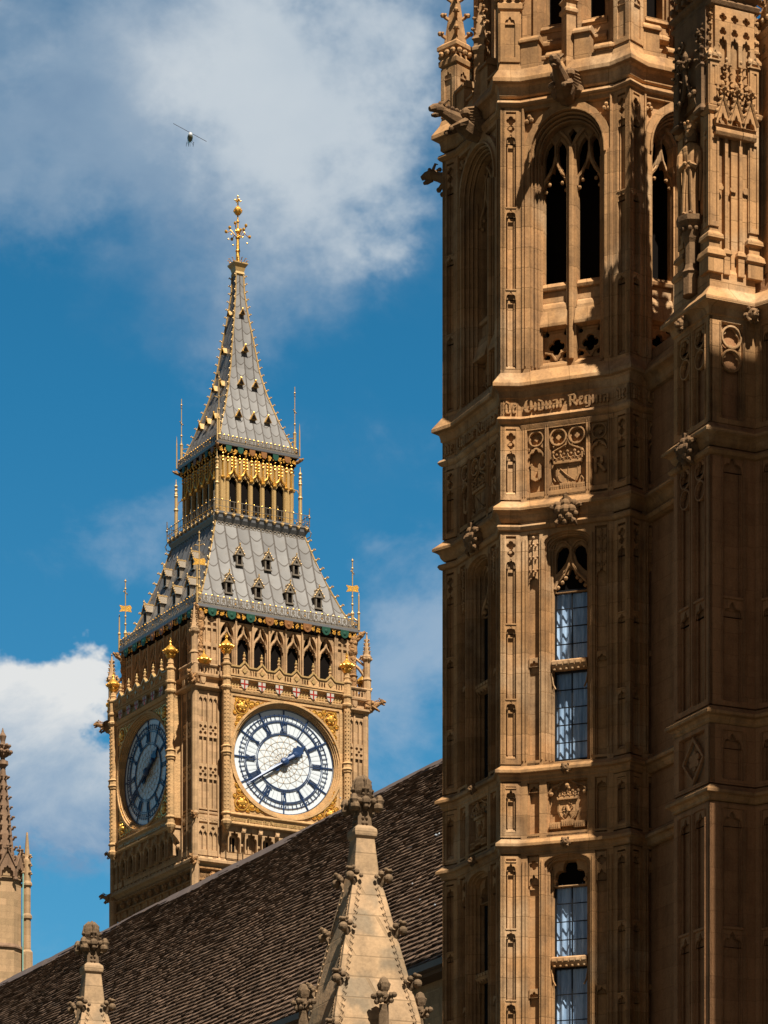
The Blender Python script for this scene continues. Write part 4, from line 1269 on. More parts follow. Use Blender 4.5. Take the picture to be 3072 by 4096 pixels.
b.loft([el(0, 0, 0, .17, .15, rip=.02), el(.0, 0, .08, .16, .14, rip=.022), el(0, .0, .5, .145, .13, rip=.02), el(.01, 0, .8, .15, .13, rip=.014), el(.015, .0, 1.0, .14, .12, rip=.008),
        el(.01, 0, 1.2, .19, .13), el(.0, 0, 1.34, .20, .12), el(0, 0, 1.42, .13, .09), el(0, -.01, 1.45, .06, .06), el(0, -.015, 1.5, .055, .055),
        el(0, -.03, 1.54, .085, .085), el(0, -.03, 1.62, .10, .10), el(0, -.02, 1.70, .098, .10), el(0, -.02, 1.76, .06, .06)])
for e in (-1, 1):
    b.tube([(e * .14, 0, 1.34), (e * .20, -.03, 1.2), (e * .21, -.05, 1.02), (e * .16, -.13, .92), (e * .06, -.17, .98)], [.06, .08, .075, .06, .04], 8)
    b.sph((e * .05, -.18, 1.0), .045, 6, 4)
    b.tube([(e * .22, -.04, 1.2), (e * .24, -.02, .8), (e * .19, 0, .3)], [.05, .06, .03], 6)
    b.tube([(e * .05, -.14, .9), (e * .08, -.16, .45), (e * .09, -.16, .05)], [.03, .035, .03], 5)
    b.sph((e * .07, -.15, .03), .06, 6, 4, (.7, 1.4, .6)); b.sph((e * .1, -.0, 1.6), .03, 5, 4)
    b.sph((e * .035, -.115, 1.655), .014, 5, 3)
b.sph((0, -.13, 1.62), .02, 5, 4, (.8, 1, 1.6)); b.sph((0, -.118, 1.575), .018, 5, 3, (1.5, .6, .5))
b.build('body', 'pal', st)
b = MB(lift=False); b.loft([el(0, -.02, 1.7, .11, .115), el(0, -.02, 1.76, .115, .12), el(0, -.02, 1.78, .13, .13), el(0, -.02, 1.80, .08, .08)])
for i in range(8): a = 2 * PI * i / 8; b.sph((.125 * math.cos(a), -.02 + .125 * math.sin(a), 1.82), .03, 5, 4)
b.build('crown', 'pal', st)
b = MB(lift=False)
b.loft([el(0, -.02, 1.45, .12, .1), el(0, -.01, 1.55, .125, .1), el(0, .0, 1.72, .11, .105)]); b.build('hair', 'palc', st)

# unseen block, added to throw the long shade over the lower stages
pw = root('added_shade_block', 'plain unseen stone block added beyond the right edge to cast shade', 'shade caster', (0, 0, 0))
wX = T(13.34, 47.5, 0) @ RZ(R(24.5))
m = MB(wX); m.vprism([(0, 0), (9, 0), (9, 5), (0, 5)], -ZC, 42.2)
for x in range(0, 9, 2): m.box(x + .1, x + .5, -.3, 0, -ZC, 41.8)
m.build('wall', 'palg', pw)
m = MB(wX); m.xprism([(-.3, 42.2), (2.5, 43), (5.3, 42.2)], -.2, 9.2); m.build('roof', 'ridge', pw)

# ------------------------------------------------------------------ slate-roofed hall
RD = Vector((-.4461, .895, 0)); RN = Vector((-.895, -.4461, 0))      # along the ridge / toward us
RP = Vector((1.715, 100, 26.04)); PITCH = R(52)
hall = root('great_hall', 'long hall with a steep dark stone-slate roof running across the foreground', 'hall', (RP.x, RP.y, 0), math.atan2(RD.y, RD.x))
# local: x along ridge (away-left), y = left of that ; toward us = +y
SL_ = 11.7
tv = math.cos(PITCH); tz = math.sin(PITCH)
m = MB()
m.xprism([(-SL_ * tv, 26.0 - SL_ * tz), (0, 25.98), (SL_ * tv, 26.0 - SL_ * tz), (SL_ * tv, 26.0 - SL_ * tz - .2), (-SL_ * tv, 26.0 - SL_ * tz - .2)], -24, 62)
m.build('roof_deck', 'slate', hall)
m = MB(); rr = random.Random(3)
ncourse = 52; u = SL_ + .1
vs = []; fs = []
ln = SL_ / ncourse
for i in range(ncourse):
    t0 = i / ncourse
    u0 = SL_ * (1 - (1 - t0) ** 1.0)
    # course lengths diminish toward the ridge
ex = []; a = .135
while sum(ex) < SL_: ex.append(a); a *= 1.010
us = [0]
for e in ex: us.append(us[-1] + e)
XA, XB = -23, 61
for i in range(len(us) - 1):
    u0, u1 = us[i], us[i + 1] + .05
    x = XA + rr.random() * .3
    while x < XB:
        w_ = rr.uniform(.16, .40) * (1 + .5 * (x > 20)); w1 = x + w_ - .012
        lift0 = .012; lift1 = .075 + rr.uniform(0, .035); du = rr.uniform(-.02, .025); sk = rr.uniform(-.012, .012)
        sag = .05 * math.sin(x * .31 + i * .05) + .035 * math.sin(x * .83 + 1 + i * .11)
        P_ = []
        for xx, uu, lf in ((x, u0, lift0), (w1, u0, lift0), (w1, u1 + du + sk, lift1), (x, u1 + du - sk, lift1)):
            P_.append((xx, uu * tv + (lf + sag * .6 + .05) * tz, 26.0 - uu * tz + (lf + sag * .6 + .05) * tv))
        Q = [(P_[3][0], P_[3][1] - .05 * tz, P_[3][2] - .05 * tv - .0), (P_[2][0], P_[2][1] - .05 * tz, P_[2][2] - .05 * tv)]
        n0 = len(vs); vs += P_ + Q
        fs += [(n0, n0 + 3, n0 + 2, n0 + 1), (n0 + 3, n0 + 4, n0 + 5, n0 + 2)]
        x += w_
m.add(vs, fs); m.build('roof', 'slate', hall)
m = MB(); x = -24
while x < 62:
    l_ = rr.uniform(.8, 1.3); dz = rr.uniform(-.015, .015)
    m.xprism([(-.24, 25.93 + dz), (-.10, 26.10 + dz), (0, 26.16 + dz), (.10, 26.12 + dz), (.27, 25.84 + dz), (.22, 25.82 + dz), (0, 26.0)], x, x + l_ - .01); x += l_
m.build('ridge_capping', 'ridge', hall)
m = MB()
ez = 26 - SL_ * tz; ey = SL_ * tv
m.xprism([(ey - .1, ez - .1), (ey + .22, ez - .1), (ey + .24, ez + .06), (ey + .2, ez + .06), (ey + .18, ez - .04), (ey - .1, ez - .04)], -24, 62); m.build('gutter', 'ridge', hall)
m = MB(); m.box(-24, 62, -SL_ * tv + .6, ey - .5, -ZC, ez - .15)
m.box(-24, 62, ey - .5, ey - .3, -ZC, ez - .5)
for x in range(-22, 62, 6): m.box(x, x + 1.1, ey - .3, ey + .5, -ZC, ez - 1.2)
m.build('wall', 'spir', hall)


def roof_pt(px, py, lift_=.10):    # where a photo ray meets the roof slope, in hall coordinates
    o = Vector((0, 0, 0)); d = Vector(((px - 1536) / 13000, 1, (6440 - py) / 13000))
    n = Vector((RN.x * tz, RN.y * tz, tv)); p0 = Vector((RP.x, RP.y, 26.0))
    t = (p0.dot(n)) / d.dot(n); q = d * t - p0 + Vector((0, 0, 26))
    X = Matrix.Rotation(-math.atan2(RD.y, RD.x), 4, 'Z'); r = X @ q
    return Vector((r.x, r.y + lift_ * tz, r.z + lift_ * tv))


m = MB()
for (ax, ay), (bx, by), w_ in (((1612, 3414), (1660, 3394), .035), (((1522, 3460)), (1556, 3443), .03), ((1752, 3350), (1768, 3344), .035)):
    a, b = roof_pt(ax, ay), roof_pt(bx, by); mid = (a + b) / 2 + Vector((0, 0, -.03))
    m.tube([a, mid, b], w_, 4)
for ax, ay in ((1690, 3610), (1660, 3545), (1560, 3250), (500, 3980), (1750, 3630), (1370, 3200), (560, 3890)):
    p = roof_pt(ax, ay); m.sph(p, .03, 5, 3)
m.build('loose_flashing', 'flash', hall)

# ------------------------------------------------------------------ crocketed pinnacles in front of the roof
def big_pinnacle(loc, rz, label):
    """axis height levels relative to camera, local z from -ZC"""
    p = root('pinnacle', label, 'pinnacle', (loc[0], loc[1], 0), rz, 'crocketed pinnacles in front of the slate roof')
    rt = math.sqrt(2)
    def zz(y): return (6440 - y) * 50 / 13000
    m = MB()
    # spire body: square plan with the corners on local axes
    m.lathe([(1.22, -ZC), (1.22, 6.3), (1.08, 8.2), (.98, 9.02), (.86, 9.42), (.28, 11.33), (.20, 11.90)], 0, 0, 4, 0)
    m.build('spire', 'pin', p)
    m = MB(); m.lathe([(.17, 11.80), (.25, 11.88), (.262, 11.93), (.25, 11.99), (.16, 12.05)], 0, 0, 4, 0); m.build('collar', 'pin', p)
    m = MB()
    m.lathe([(.165, 12.0), (.155, 12.2), (.15, 12.45)], 0, 0, 4, 0)
    for i in range(4):
        a = i * PI / 2; d = (math.cos(a), math.sin(a))
        crocket(m, (d[0] * .10, d[1] * .10, 12.40), d, .15)
        m.sph((d[0] * .27, d[1] * .27, 12.32), .085, 7, 5); m.sph((d[0] * .29, d[1] * .29, 12.45), .055, 6, 5)
        for e in (-1, 1): m.sph((d[0] * .22 - d[1] * e * .06, d[1] * .22 + d[0] * e * .06, 12.40), .05, 6, 4)
        a += PI / 4; d = (math.cos(a), math.sin(a))
        m.sph((d[0] * .15, d[1] * .15, 12.41), .085, 6, 5); m.sph((d[0] * .17, d[1] * .17, 12.33), .05, 6, 5)
        for q in range(3):
            for e in (-1, 1): m.sph((d[0] * .115 - d[1] * e * .03, d[1] * .115 + d[0] * e * .03, 12.08 + .08 * q), .026, 5, 4)
    m.lathe([(.115, 12.42), (.13, 12.5), (.155, 12.58), (.15, 12.68), (.12, 12.77), (.06, 12.82), (.01, 12.83)], 0, 0, 8, PI / 8)
    for i in range(4):
        a = i * PI / 2 + PI / 4
        m.tube([(.12 * math.cos(a), .12 * math.sin(a), 12.5), (.16 * math.cos(a), .16 * math.sin(a), 12.6), (.13 * math.cos(a), .13 * math.sin(a), 12.74), (.04 * math.cos(a), .04 * math.sin(a), 12.82)], .028, 6)
        for z in (12.52, 12.6):
            for e in (-.25, .25): m.sph((.165 * math.cos(a + e), .165 * math.sin(a + e), z), .022, 5, 4)
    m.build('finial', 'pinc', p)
    prof = lambda z: .28 + (.86 - .28) * (11.33 - z) / (11.33 - 9.42)
    for z in (11.25, 10.43, 9.60, 8.8):
        for i in range(4):
            a = i * PI / 2; d = (math.cos(a), math.sin(a)); r_ = prof(z) * .97
            m = MB()
            m.sph((d[0] * (r_ + .15), d[1] * (r_ + .15), z - .04), .072, 9, 7)
            m.tube([(d[0] * r_ * .95, d[1] * r_ * .95, z - .22), (d[0] * (r_ + .05), d[1] * (r_ + .05), z - .08), (d[0] * (r_ + .10), d[1] * (r_ + .10), z + .02), (d[0] * (r_ + .15), d[1] * (r_ + .15), z + .06)], [.03, .05, .045, .03], 6)
            m.sph((d[0] * (r_ + .16), d[1] * (r_ + .16), z + .075), .045, 6, 5, (1.3, 1.3, .7))
            for e in (-1, 1):
                m.sph((d[0] * (r_ + .06) - d[1] * e * .07, d[1] * (r_ + .06) + d[0] * e * .07, z + .03), .05, 6, 5); m.sph((d[0] * (r_ + .0) - d[1] * e * .12, d[1] * (r_ + .0) + d[0] * e * .12, z - .02), .035, 6, 4)
                m.sph((d[0] * (r_ + .13) - d[1] * e * .05, d[1] * (r_ + .13) + d[0] * e * .05, z + .09), .035, 5, 4)
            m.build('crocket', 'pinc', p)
    for i in range(4):
        a = i * PI / 2; d = Vector((math.cos(a), math.sin(a), 0))
        for e in (-1, 1):
            m = MB()
            f = Vector((-math.cos(a) + math.cos(a + e * PI / 2), -math.sin(a) + math.sin(a + e * PI / 2), 0)).normalized()
            nrm = (d + Vector((math.cos(a + e * PI / 2), math.sin(a + e * PI / 2), 0))).normalized()
            z = 11.1; pts = []
            k_ = 0
            while z > 8.5:
                r_ = prof(z); q = d * r_ + f * (.075 + .018 * (k_ % 2)) + nrm * .0
                pts.append((q.x, q.y, z)); 
                if k_ % 2: m.tube([(q.x, q.y, z + .03), (q + f * .035)[:2] + (z - .0,), ((q + f * .02)[:2]) + (z - .05,)], [.012, .022, .008], 5)
                z -= .05; k_ += 1
            m.tube(pts, .011, 4)
            m.build('leaf_trail', 'pin', p)
    # corner pinnacles rising round the base
    m0 = None
    for i in range(4):
        a = i * PI / 2 + PI / 4
        m = MB(T(math.cos(a) * .955, math.sin(a) * .955, 0))
        m.lathe([(.13, 6.3), (.13, 8.3), (.19, 8.4), (.09, 8.5), (.075, 9.15)], 0, 0, 4, PI / 4)
        for j in range(4):
            b = j * PI / 2; crocket(m, (.04 * math.cos(b), .04 * math.sin(b), 9.28), (math.cos(b), math.sin(b)), .10); m.sph((.12 * math.cos(b), .12 * math.sin(b), 9.2), .045, 6, 4)
        m.lathe([(.06, 9.25), (.06, 9.34), (.085, 9.40), (.09, 9.47), (.06, 9.54), (.015, 9.57)], 0, 0, 8)
        for j in range(4): b = j * PI / 2; m.tube([(.07 * math.cos(b), .07 * math.sin(b), 9.36), (.10 * math.cos(b), .10 * math.sin(b), 9.45), (.03 * math.cos(b), .03 * math.sin(b), 9.54)], .017, 5)
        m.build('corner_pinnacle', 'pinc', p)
    return p


P1 = big_pinnacle((-.335, 50), R(20.4 + 45), 'large pale crocketed stone pinnacle at the bottom centre, carved finial against the slate roof')
P2 = copy_tree(P1); P2.location = (-5.455, 60.6, 0)
tag(P2, 'smaller crocketed pinnacle at the bottom left, its knobbed finial crossing the roof ridge', 'pinnacle', 'crocketed pinnacles in front of the slate roof')

# ------------------------------------------------------------------ far-left spired turret
sp = root('spired_turret', 'pale stone turret with a crocketed spire, cut by the left edge', 'turret', (-20.06, 171, 0), R(20))
K = 171 / 13000


def zs(y): return (6440 - y) * K


m = MB(); m.lathe([(1.02, -ZC), (1.02, zs(3800)), (1.0, zs(3795)), (.98, zs(3480))], 0, 0, 8, R(22.5)); m.build('turret_wall', 'spir', sp)
m = MB(); m.lathe([(.98, zs(3806)), (1.12, zs(3802)), (1.12, zs(3797)), (1.0, zs(3785))], 0, 0, 8, R(22.5)); m.build('string_course', 'spirc', sp)
m = MB()
m.lathe([(.62, zs(3480)), (.62, zs(3430)), (.14, zs(3075)), (.18, zs(3068)), (.30, zs(3060)), (.28, zs(3045)), (.12, zs(3040)), (.14, zs(2990)), (.13, zs(2965)), (.20, zs(2945)), (.08, zs(2930)), (.02, zs(2912))], 0, 0, 8, R(22.5))
m.build('spire', 'spirc', sp)
for i in range(8):
    a = i * PI / 4 + R(22.5); d = (math.cos(a), math.sin(a))
    for z, r_, s_ in [(zs(3430 - 345 * j / 8.6), .60 * (1 - j / 8.6) + .15 * j / 8.6, .15 if j < 5 else .12) for j in range(9)] + [(zs(2985), .14, .18), (zs(3010), .14, .23)]:
        m = MB(); crocket(m, (d[0] * r_, d[1] * r_, z), d, s_); m.build('crocket', 'spirc', sp)
m = MB()
for i in range(8):
    m.X = T(0, 0, ZC) @ RZ(i * PI / 4) @ T(0, -1.0, 0)
    m.plate([[(-.42, zs(3520)), (.42, zs(3520)), (.42, zs(3475)), (0, zs(3420)), (-.42, zs(3475))], arch(-.3, .3, zs(3519.5), zs(3505), .35, .4, 24, CINQ, .22, .09)], -.08, .06)
    m.tube([(-.44, -.1, zs(3480)), (0, -.12, zs(3412))], .05, 5); m.tube([(.44, -.1, zs(3480)), (0, -.12, zs(3412))], .05, 5)
    finial_cross(m, 0, -.06, zs(3425), .22)
    for e in (-1, 1): m.sph((e * .42, -.08, zs(3530)), .12, 6, 5)
m.build('gabled_canopy', 'spirc', sp)
m = MB(T(.0, 0, 0)); m.lathe([(.85, zs(3500)), (.5, zs(3430))], 0, 0, 8); m.build('lead_roof', 'flash', sp)
m = MB()
ang = R(-20); px_ = 1.28
cx, cy = px_ * math.cos(ang), px_ * math.sin(ang)
m.lathe([(.30, -ZC), (.30, zs(3810)), (.20, zs(3800)), (.20, zs(3680)), (.27, zs(3675)), (.27, zs(3665)), (.19, zs(3655)), (.19, zs(3550)), (.27, zs(3543)), (.27, zs(3535)), (.2, zs(3525)), (.2, zs(3440)), (.15, zs(3430)), (.05, zs(3330))], cx, cy, 8, R(22.5))
for j in range(3):
    for i in range(4):
        a = i * PI / 2 + R(25); crocket(m, (cx + .12 * math.cos(a), cy + .12 * math.sin(a), zs(3425 + 34 * j)), (math.cos(a), math.sin(a)), .13)
m.build('corner_shaft', 'spir', sp)
m = MB(); m.tube([(px_ * .82 * math.cos(ang - .15), px_ * .82 * math.sin(ang - .15) - .12, zs(3990)), (px_ * .84 * math.cos(ang - .15), px_ * .84 * math.sin(ang - .15) - .12, zs(3500))], .035, 5); m.build('downpipe', 'copper', sp)

# ------------------------------------------------------------------ helicopter
hd = 950
hx = (760 - 1536) / 13000 * hd; hzz = (6440 - 553) / 13000 * hd
he = root('helicopter', 'small helicopter with a bright nose and long main rotor, flying below the clouds', 'helicopter', (hx, hd, hzz + ZC), R(8))
b = MB(lift=False)
rings = []
for y, rx, rz_, zc in ((-1.9, .10, .12, -.05), (-1.6, .55, .6, -.05), (-1.0, .78, .95, 0), (0, .82, 1.05, .05), (1.0, .7, .95, .12), (1.8, .4, .5, .35), (2.6, .2, .22, .5), (5.5, .12, .12, .65)):
    rings.append([(rx * math.cos(2 * PI * j / 12), y, zc + rz_ * math.sin(2 * PI * j / 12)) for j in range(12)])
b.loft(rings); b.build('fuselage', 'heli', he, True)
b = MB(lift=False); b.sph((0, -1.55, .38), .66, 12, 8, (.95, .8, 1.0)); b.build('nose_canopy', 'helig', he, True)
b = MB(lift=False); b.tube([(0, .1, .9), (0, .1, 1.75)], .09, 6); b.sph((0, .1, 1.7), .2, 6, 4); b.build('mast', 'dark', he)
b = MB(RY(R(26)) @ T(0, 0, 0), lift=False)
b.X = T(0, .1, 1.72) @ RY(R(25.5)); b.box(-5.4, 0, -.10, .10, -.03, .03); b.box(0, 5.4, -.10, .10, -.03, .03); b.build('main_rotor', 'dark', he)
b = MB(lift=False)
for e in (-1, 1):
    b.tube([(e * 1.0, -1.6, -1.72), (e * 1.0, -1.3, -1.8), (e * 1.0, 1.4, -1.8)], .06, 5)
    for y in (-.7, .7): b.tube([(e * .4, y, -.8), (e * .85, y, -1.3), (e * 1.0, y, -1.8)], .045, 5)
b.tube([(0, -.3, -1), (0, -.3, -2.6)], .04, 5)
b.build('landing_skid', 'dark', he)
b = MB(lift=False); b.box(-.05, .05, 5.1, 5.7, .1, 1.5); b.box(.1, .14, 5.0, 6.6, .62, .7); b.build('tail_fin', 'heli', he)
# ------------------------------------------------------------------ the clock tower
CTH = R(29.4)
ct = root('clock_tower', 'tall gothic clock tower with two white dials, gilded lantern and grey iron spire', 'clock tower', (-9.44, 209.9, 0), CTH)


def CF(k, a=0.0): return RZ(-PI / 2 * k) @ T(0, -a, 0)      # k=0 sunlit face, k=1 left face


FACES = (0, 1, 2, 3)


def sqring(a, z): return [(-a, -a, z), (a, -a, z), (a, a, z), (-a, a, z)]


def sqcourse(prof): m = MB(); m.loft([sqring(a, z) for a, z in prof]); return m


# shaft below and core
m = MB(); m.loft([sqring(a, z) for a, z in ((5.75, -ZC), (5.75, 43.6), (5.75, 44.6), (5.9, 45.2), (5.9, 46.3), (6.02, 46.5), (6.02, 58.0), (5.2, 58.4), (4.5, 58.4))]); m.build('shaft', 'ct', ct)
for k in FACES:
    m = MB(CF(k, 5.75))
    for i in range(9):
        x = -5.2 + i * 1.3; m.box(x - .12, x + .12, -.16, 0, 2, 43.4)
        if i < 8:
            for z0, z1 in ((38.5, 43.3), (32, 38), (25, 31.5)):
                m.plate([rect(x + .12, x + 1.18, z0, z1), arch(x + .2, x + .6, z0 + .2, z1 - .8, .5, .3, 22, TRE, .3), arch(x + .7, x + 1.1, z0 + .2, z1 - .8, .5, .3, 22, TRE, .3)], -.12, -.02)
    m.build('shaft_panelling', 'ct', ct)
for pr in ([(5.7, 43.2), (6.0, 43.4), (6.0, 43.55), (5.7, 43.8)], [(5.85, 46.2), (6.1, 46.42), (6.28, 46.5), (6.28, 46.66), (6.15, 46.8), (6.0, 46.9)], [(6.0, 57.1), (6.2, 57.18), (6.42, 57.30), (6.42, 57.42), (6.15, 57.5), (6.1, 57.55)],
           [(6.1, 57.86), (6.36, 57.98), (6.38, 58.08), (6.24, 58.14)], [(6.0, 49.42), (6.16, 49.5), (6.18, 49.6), (6.0, 49.7)], [(6.0, 48.9), (6.14, 48.96), (6.14, 49.05), (6.0, 49.1)]):
    sqcourse(pr).build('string_course', 'ct', ct)
for i in range(4):
    m = MB(RZ(-PI / 2 * i))
    m.lathe([(.28, 43.8), (.28, 46.4), (.30, 46.6), (.22, 46.8), (.22, 49.3), (.28, 49.45), (.22, 49.6), (.22, 57.1), (.3, 57.3), (.24, 57.5)], -6.04, -6.04, 8, R(22.5))
    m.build('corner_shaft', 'ct', ct)

for k in FACES:
    # corbel tables beneath the clock stage
    m = MB(CF(k, 5.8))
    for i in range(11):
        x = -5.25 + i * 1.05
        m.xprism([(0, 43.7), (-.1, 44.1), (-.12, 44.7), (-.22, 45.2), (-.22, 45.3), (0, 45.3)], x - .13, x + .13)
        if i < 10: m.plate([rect(x + .13, x + .92, 43.9, 45.35), arch(x + .2, x + .85, 43.901, 44.6, .42, .3, 26, CINQ, .25, .09)], -.14, -.04)
        m.sph((x + .5, -.2, 45.75), .17, 7, 5); m.plate([foil(x + .5, 45.75, .24, 6, 0, .2)], -.2, 0)
    m.xprism([(0, 45.25), (-.24, 45.35), (-.24, 45.45), (-.1, 45.5), (-.1, 46.0), (-.28, 46.1), (-.28, 46.2), (0, 46.25)], -5.9, 5.9)
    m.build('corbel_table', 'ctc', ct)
    m = MB(CF(k, 6.05))
    n = 7
    for i in range(n + 1):      # curled brackets that carry the dial frame
        x = -4.13 + i * 1.18
        m.xprism([(.05, 46.9), (-.05, 46.9), (-.1, 47.4), (-.22, 47.7), (-.22, 47.85), (-.16, 47.95), (-.34, 48.2), (-.6, 48.45), (-.66, 48.6), (-.66, 48.95), (0.05, 48.95)], x - .14, x + .14)
        m.sph((x, -.2, 47.72), .17, 6, 5); m.sph((x, -.60, 48.5), .16, 6, 5)
    for i in range(n):
        x = -3.54 + i * 1.18
        m.plate([rect(x - .45, x + .45, 47.2, 48.95), arch(x - .38, x + .38, 47.201, 47.95, .62, .25, 30, CINQ, .22, .09)], -.50, -.30)
        m.plate([rect(x - .45, x + .45, 46.9, 48.95)] + ([rect(x - .22, x - .03, 47.25, 48.2), rect(x + .03, x + .22, 47.25, 48.2)] if i % 2 == 0 else [arch(x - .3, x - .03, 47.25, 48.1, .25, .3, 20, TRE, .3), arch(x + .03, x + .3, 47.25, 48.1, .25, .3, 20, TRE, .3)]), -.06, .0)
    m.xprism([(0, 48.85), (-.70, 48.85), (-.72, 48.95), (-.72, 49.0), (0, 49.0)], -4.35, 4.35)
    for i in range(22): m.box(-6.0 + i * .56, -5.76 + i * .56, -.18, -.08, 46.68, 46.8)
    m.build('arcaded_bracket_table', 'ct', ct)
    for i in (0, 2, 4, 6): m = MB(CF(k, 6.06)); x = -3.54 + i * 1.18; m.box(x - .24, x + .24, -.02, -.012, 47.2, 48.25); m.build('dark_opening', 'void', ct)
    # corner panels flanking the dial frame
    for s in (-1, 1):
        m = MB(CF(k, 6.05))
        a, b = sorted((s * 4.42, s * 5.95))
        for z0, z1 in ((46.9, 48.85), (49.75, 52.5), (52.5, 55.1), (55.1, 57.1)):
            hol = []
            for x in (a + .42, a + 1.12):
                if z0 < 47:
                    hol += [arch(x - .28, x - .03, z0 + .35, z1 - .62, .22, .3, 18, TRE, .3), arch(x + .03, x + .28, z0 + .35, z1 - .62, .22, .3, 18, TRE, .3), foil(x, z1 - .25, .13, 4)]
                elif z0 in (52.5, 49.75):
                    hol += [rect(x - .27, x - .03, z0 + .1, z1 - .85), rect(x + .03, x + .27, z0 + .1, z1 - .85)]
                    for e in (-1, 1):
                        for g_ in (-1, 1): hol.append(foil(x + e * .16, z1 - .40 + g_ * .2, .115, 3, rr.random() * 6, .35, 12))
                    hol.append([(x - .11, z1 - .40), (x, z1 - .51), (x + .11, z1 - .40), (x, z1 - .29)])
                else:
                    hol += [arch(x - .27, x - .03, z0 + .1, z1 - .55, .22, .3, 18, TRE, .35), arch(x + .03, x + .27, z0 + .1, z1 - .55, .22, .3, 18, TRE, .35)]
            m.plate([rect(a, b, z0, z1)] + hol, -.09, -.01)
        for x in (a + .06, a + .77, b - .06): m.box(x - .05, x + .05, -.15, -.09, 46.9, 57.1)
        m.box(a, b, -.12, -.02, 48.98, 49.42)
        for i in range(int((b - a) / .16)): m.box(a + .05 + .16 * i, a + .15 + .16 * i, -.14, -.12, 49.08 + .05 * (i % 2), 49.32)
        m.build('corner_panelling', 'ct', ct)
    # gallery parapet at the corners
    for s in (-1, 1):
        m = MB(CF(k, 6.3))
        a, b = sorted((s * 4.45, s * 6.3)); n = 8
        m.plate([rect(a, b, 58.12, 58.66)] + [arch(a + .12 + i * .21, a + .25 + i * .21, 58.2, 58.42, .12, .3, 8) for i in range(n)], 0, .1)
        m.xprism([(-.06, 58.62), (-.1, 58.7), (-.06, 58.78), (.16, 58.78), (.16, 58.62)], a, b + (0.05 if s > 0 else 0))
        m.box(a, b, .15, .3, 57.5, 57.9); m.box(a + .5, a + .85, -.05, .2, 57.5, 57.9)
        m.plate([cross_shield(a + .68, 57.88, .16, .4)], -.1, -.02)
        m.build('parapet', 'ct', ct)
    # dial frame
    m = MB(CF(k, 6.75))
    DX, DZ, AZ = 4.0, 53.30, 3.264 / 3.5
    m.plate([rect(-DX, DX, 49.5, 57.05), rect(-DX + .22, DX - .22, 49.66, 56.9)], -.02, .06)
    m.plate([rect(-DX + .2, DX - .2, 49.64, 56.92), circ(0, DZ, 3.86, 72, 3.86 * AZ)], .05, .7)
    m.plate([rect(-DX, DX, 48.98, 49.5)], .0, .7); m.plate([rect(-DX - .3, -DX + .21, 49.5, 57.05)], .06, .7); m.plate([rect(DX - .21, DX + .3, 49.5, 57.05)], .06, .7)
    m.plate([rect(-DX, DX, 57.05, 57.95)], .1, .7); m.plate([rect(-DX - .3, DX + .3, 56.91, 57.1)], .061, .7)
    m.xprism([(-.02, 49.44), (-.12, 49.5), (-.12, 49.56), (-.02, 49.62)], -DX, DX); m.xprism([(-.02, 48.88), (-.1, 48.92), (-.1, 49.0), (-.02, 49.06)], -DX, DX)
    m.xprism([(.1, 57.05), (-.08, 57.12), (-.14, 57.28), (-.14, 57.36), (.1, 57.4)], -DX, DX); m.xprism([(.1, 57.86), (-.06, 57.92), (-.16, 57.98), (-.16, 58.08), (.1, 58.14)], -DX, DX)
    m.build('dial_surround', 'ctg', ct)
    m = MB(CF(k, 6.75))
    for r0, r1, y0, y1 in ((3.98, 3.84, -.06, .05), (3.86, 3.72, .03, .16), (3.76, 3.64, .12, .27), (3.68, 3.56, .22, .42)):
        m.plate([circ(0, DZ, r0, 80, r0 * AZ), circ(0, DZ, r1, 80, r1 * AZ)], y0, y1)
    m.build('dial_moulding', 'ctg', ct)
    for sx in (-1, 1):       # gilded spandrel carving
        for sz in (-1, 1):
            m = MB(CF(k, 6.75))
            x, z = sx * 3.15, DZ + sz * 3.0
            m.plate([circ(x, z, .50, 22), circ(x, z, .42, 22)], -.03, .06)
            m.sph((x, -.02, z), .27, 9, 6, (1, .6, 1))
            for i in range(6): a = i * PI / 3; m.sph((x + .26 * math.cos(a), -.02, z + .26 * math.sin(a)), .12, 6, 4)
            for dx_, dz_, r_ in ((-.75, .18, .17), (-1.15, .28, .13), (-1.5, .33, .09), (.12, -.75, .17), (.28, -1.1, .13), (.33, -1.4, .09), (.3, .4, .1), (.45, -.4, .1), (-.45, .42, .1)):
                m.sph((x + sx * dx_, .03, z + sz * dz_), r_, 6, 4, (1, .5, 1)); m.plate([circ(x + sx * dx_, z + sz * dz_, r_ * 1.5, 12), circ(x + sx * dx_, z + sz * dz_, r_ * 1.2, 12)], -.01, .06)
            m.build('spandrel_carving', 'gold', ct)
    m = MB(CF(k, 6.75)); letters(m, 'Domine Salvam fac Reginam nostram Victoriam Primam', -3.9, 3.9, 49.12, .17, -.05, 0) if k < 2 else None
    if k < 2: m.build('inscription', 'goldp', ct)
    # the dial
    if k < 2:
        dl = MB(CF(k, 6.75)); dl.add([(x, .40, z) for x, z in circ(0, DZ, 3.62, 72, 3.62 * AZ)], [tuple(range(72))]); face = dl.build('clock_face', 'opal', ct)
        m = MB(CF(k, 6.75) @ T(0, .36, DZ) @ S(1, 1, AZ))
        def annulus(r, w_): m.plate([circ(0, 0, r + w_ / 2, 72), circ(0, 0, r - w_ / 2, 72)], -.02, .02)
        for r_, w_ in ((3.50, .03), (3.12, .035), (2.80, .025), (2.70, .045), (1.96, .025), (1.86, .045)): annulus(r_, w_)
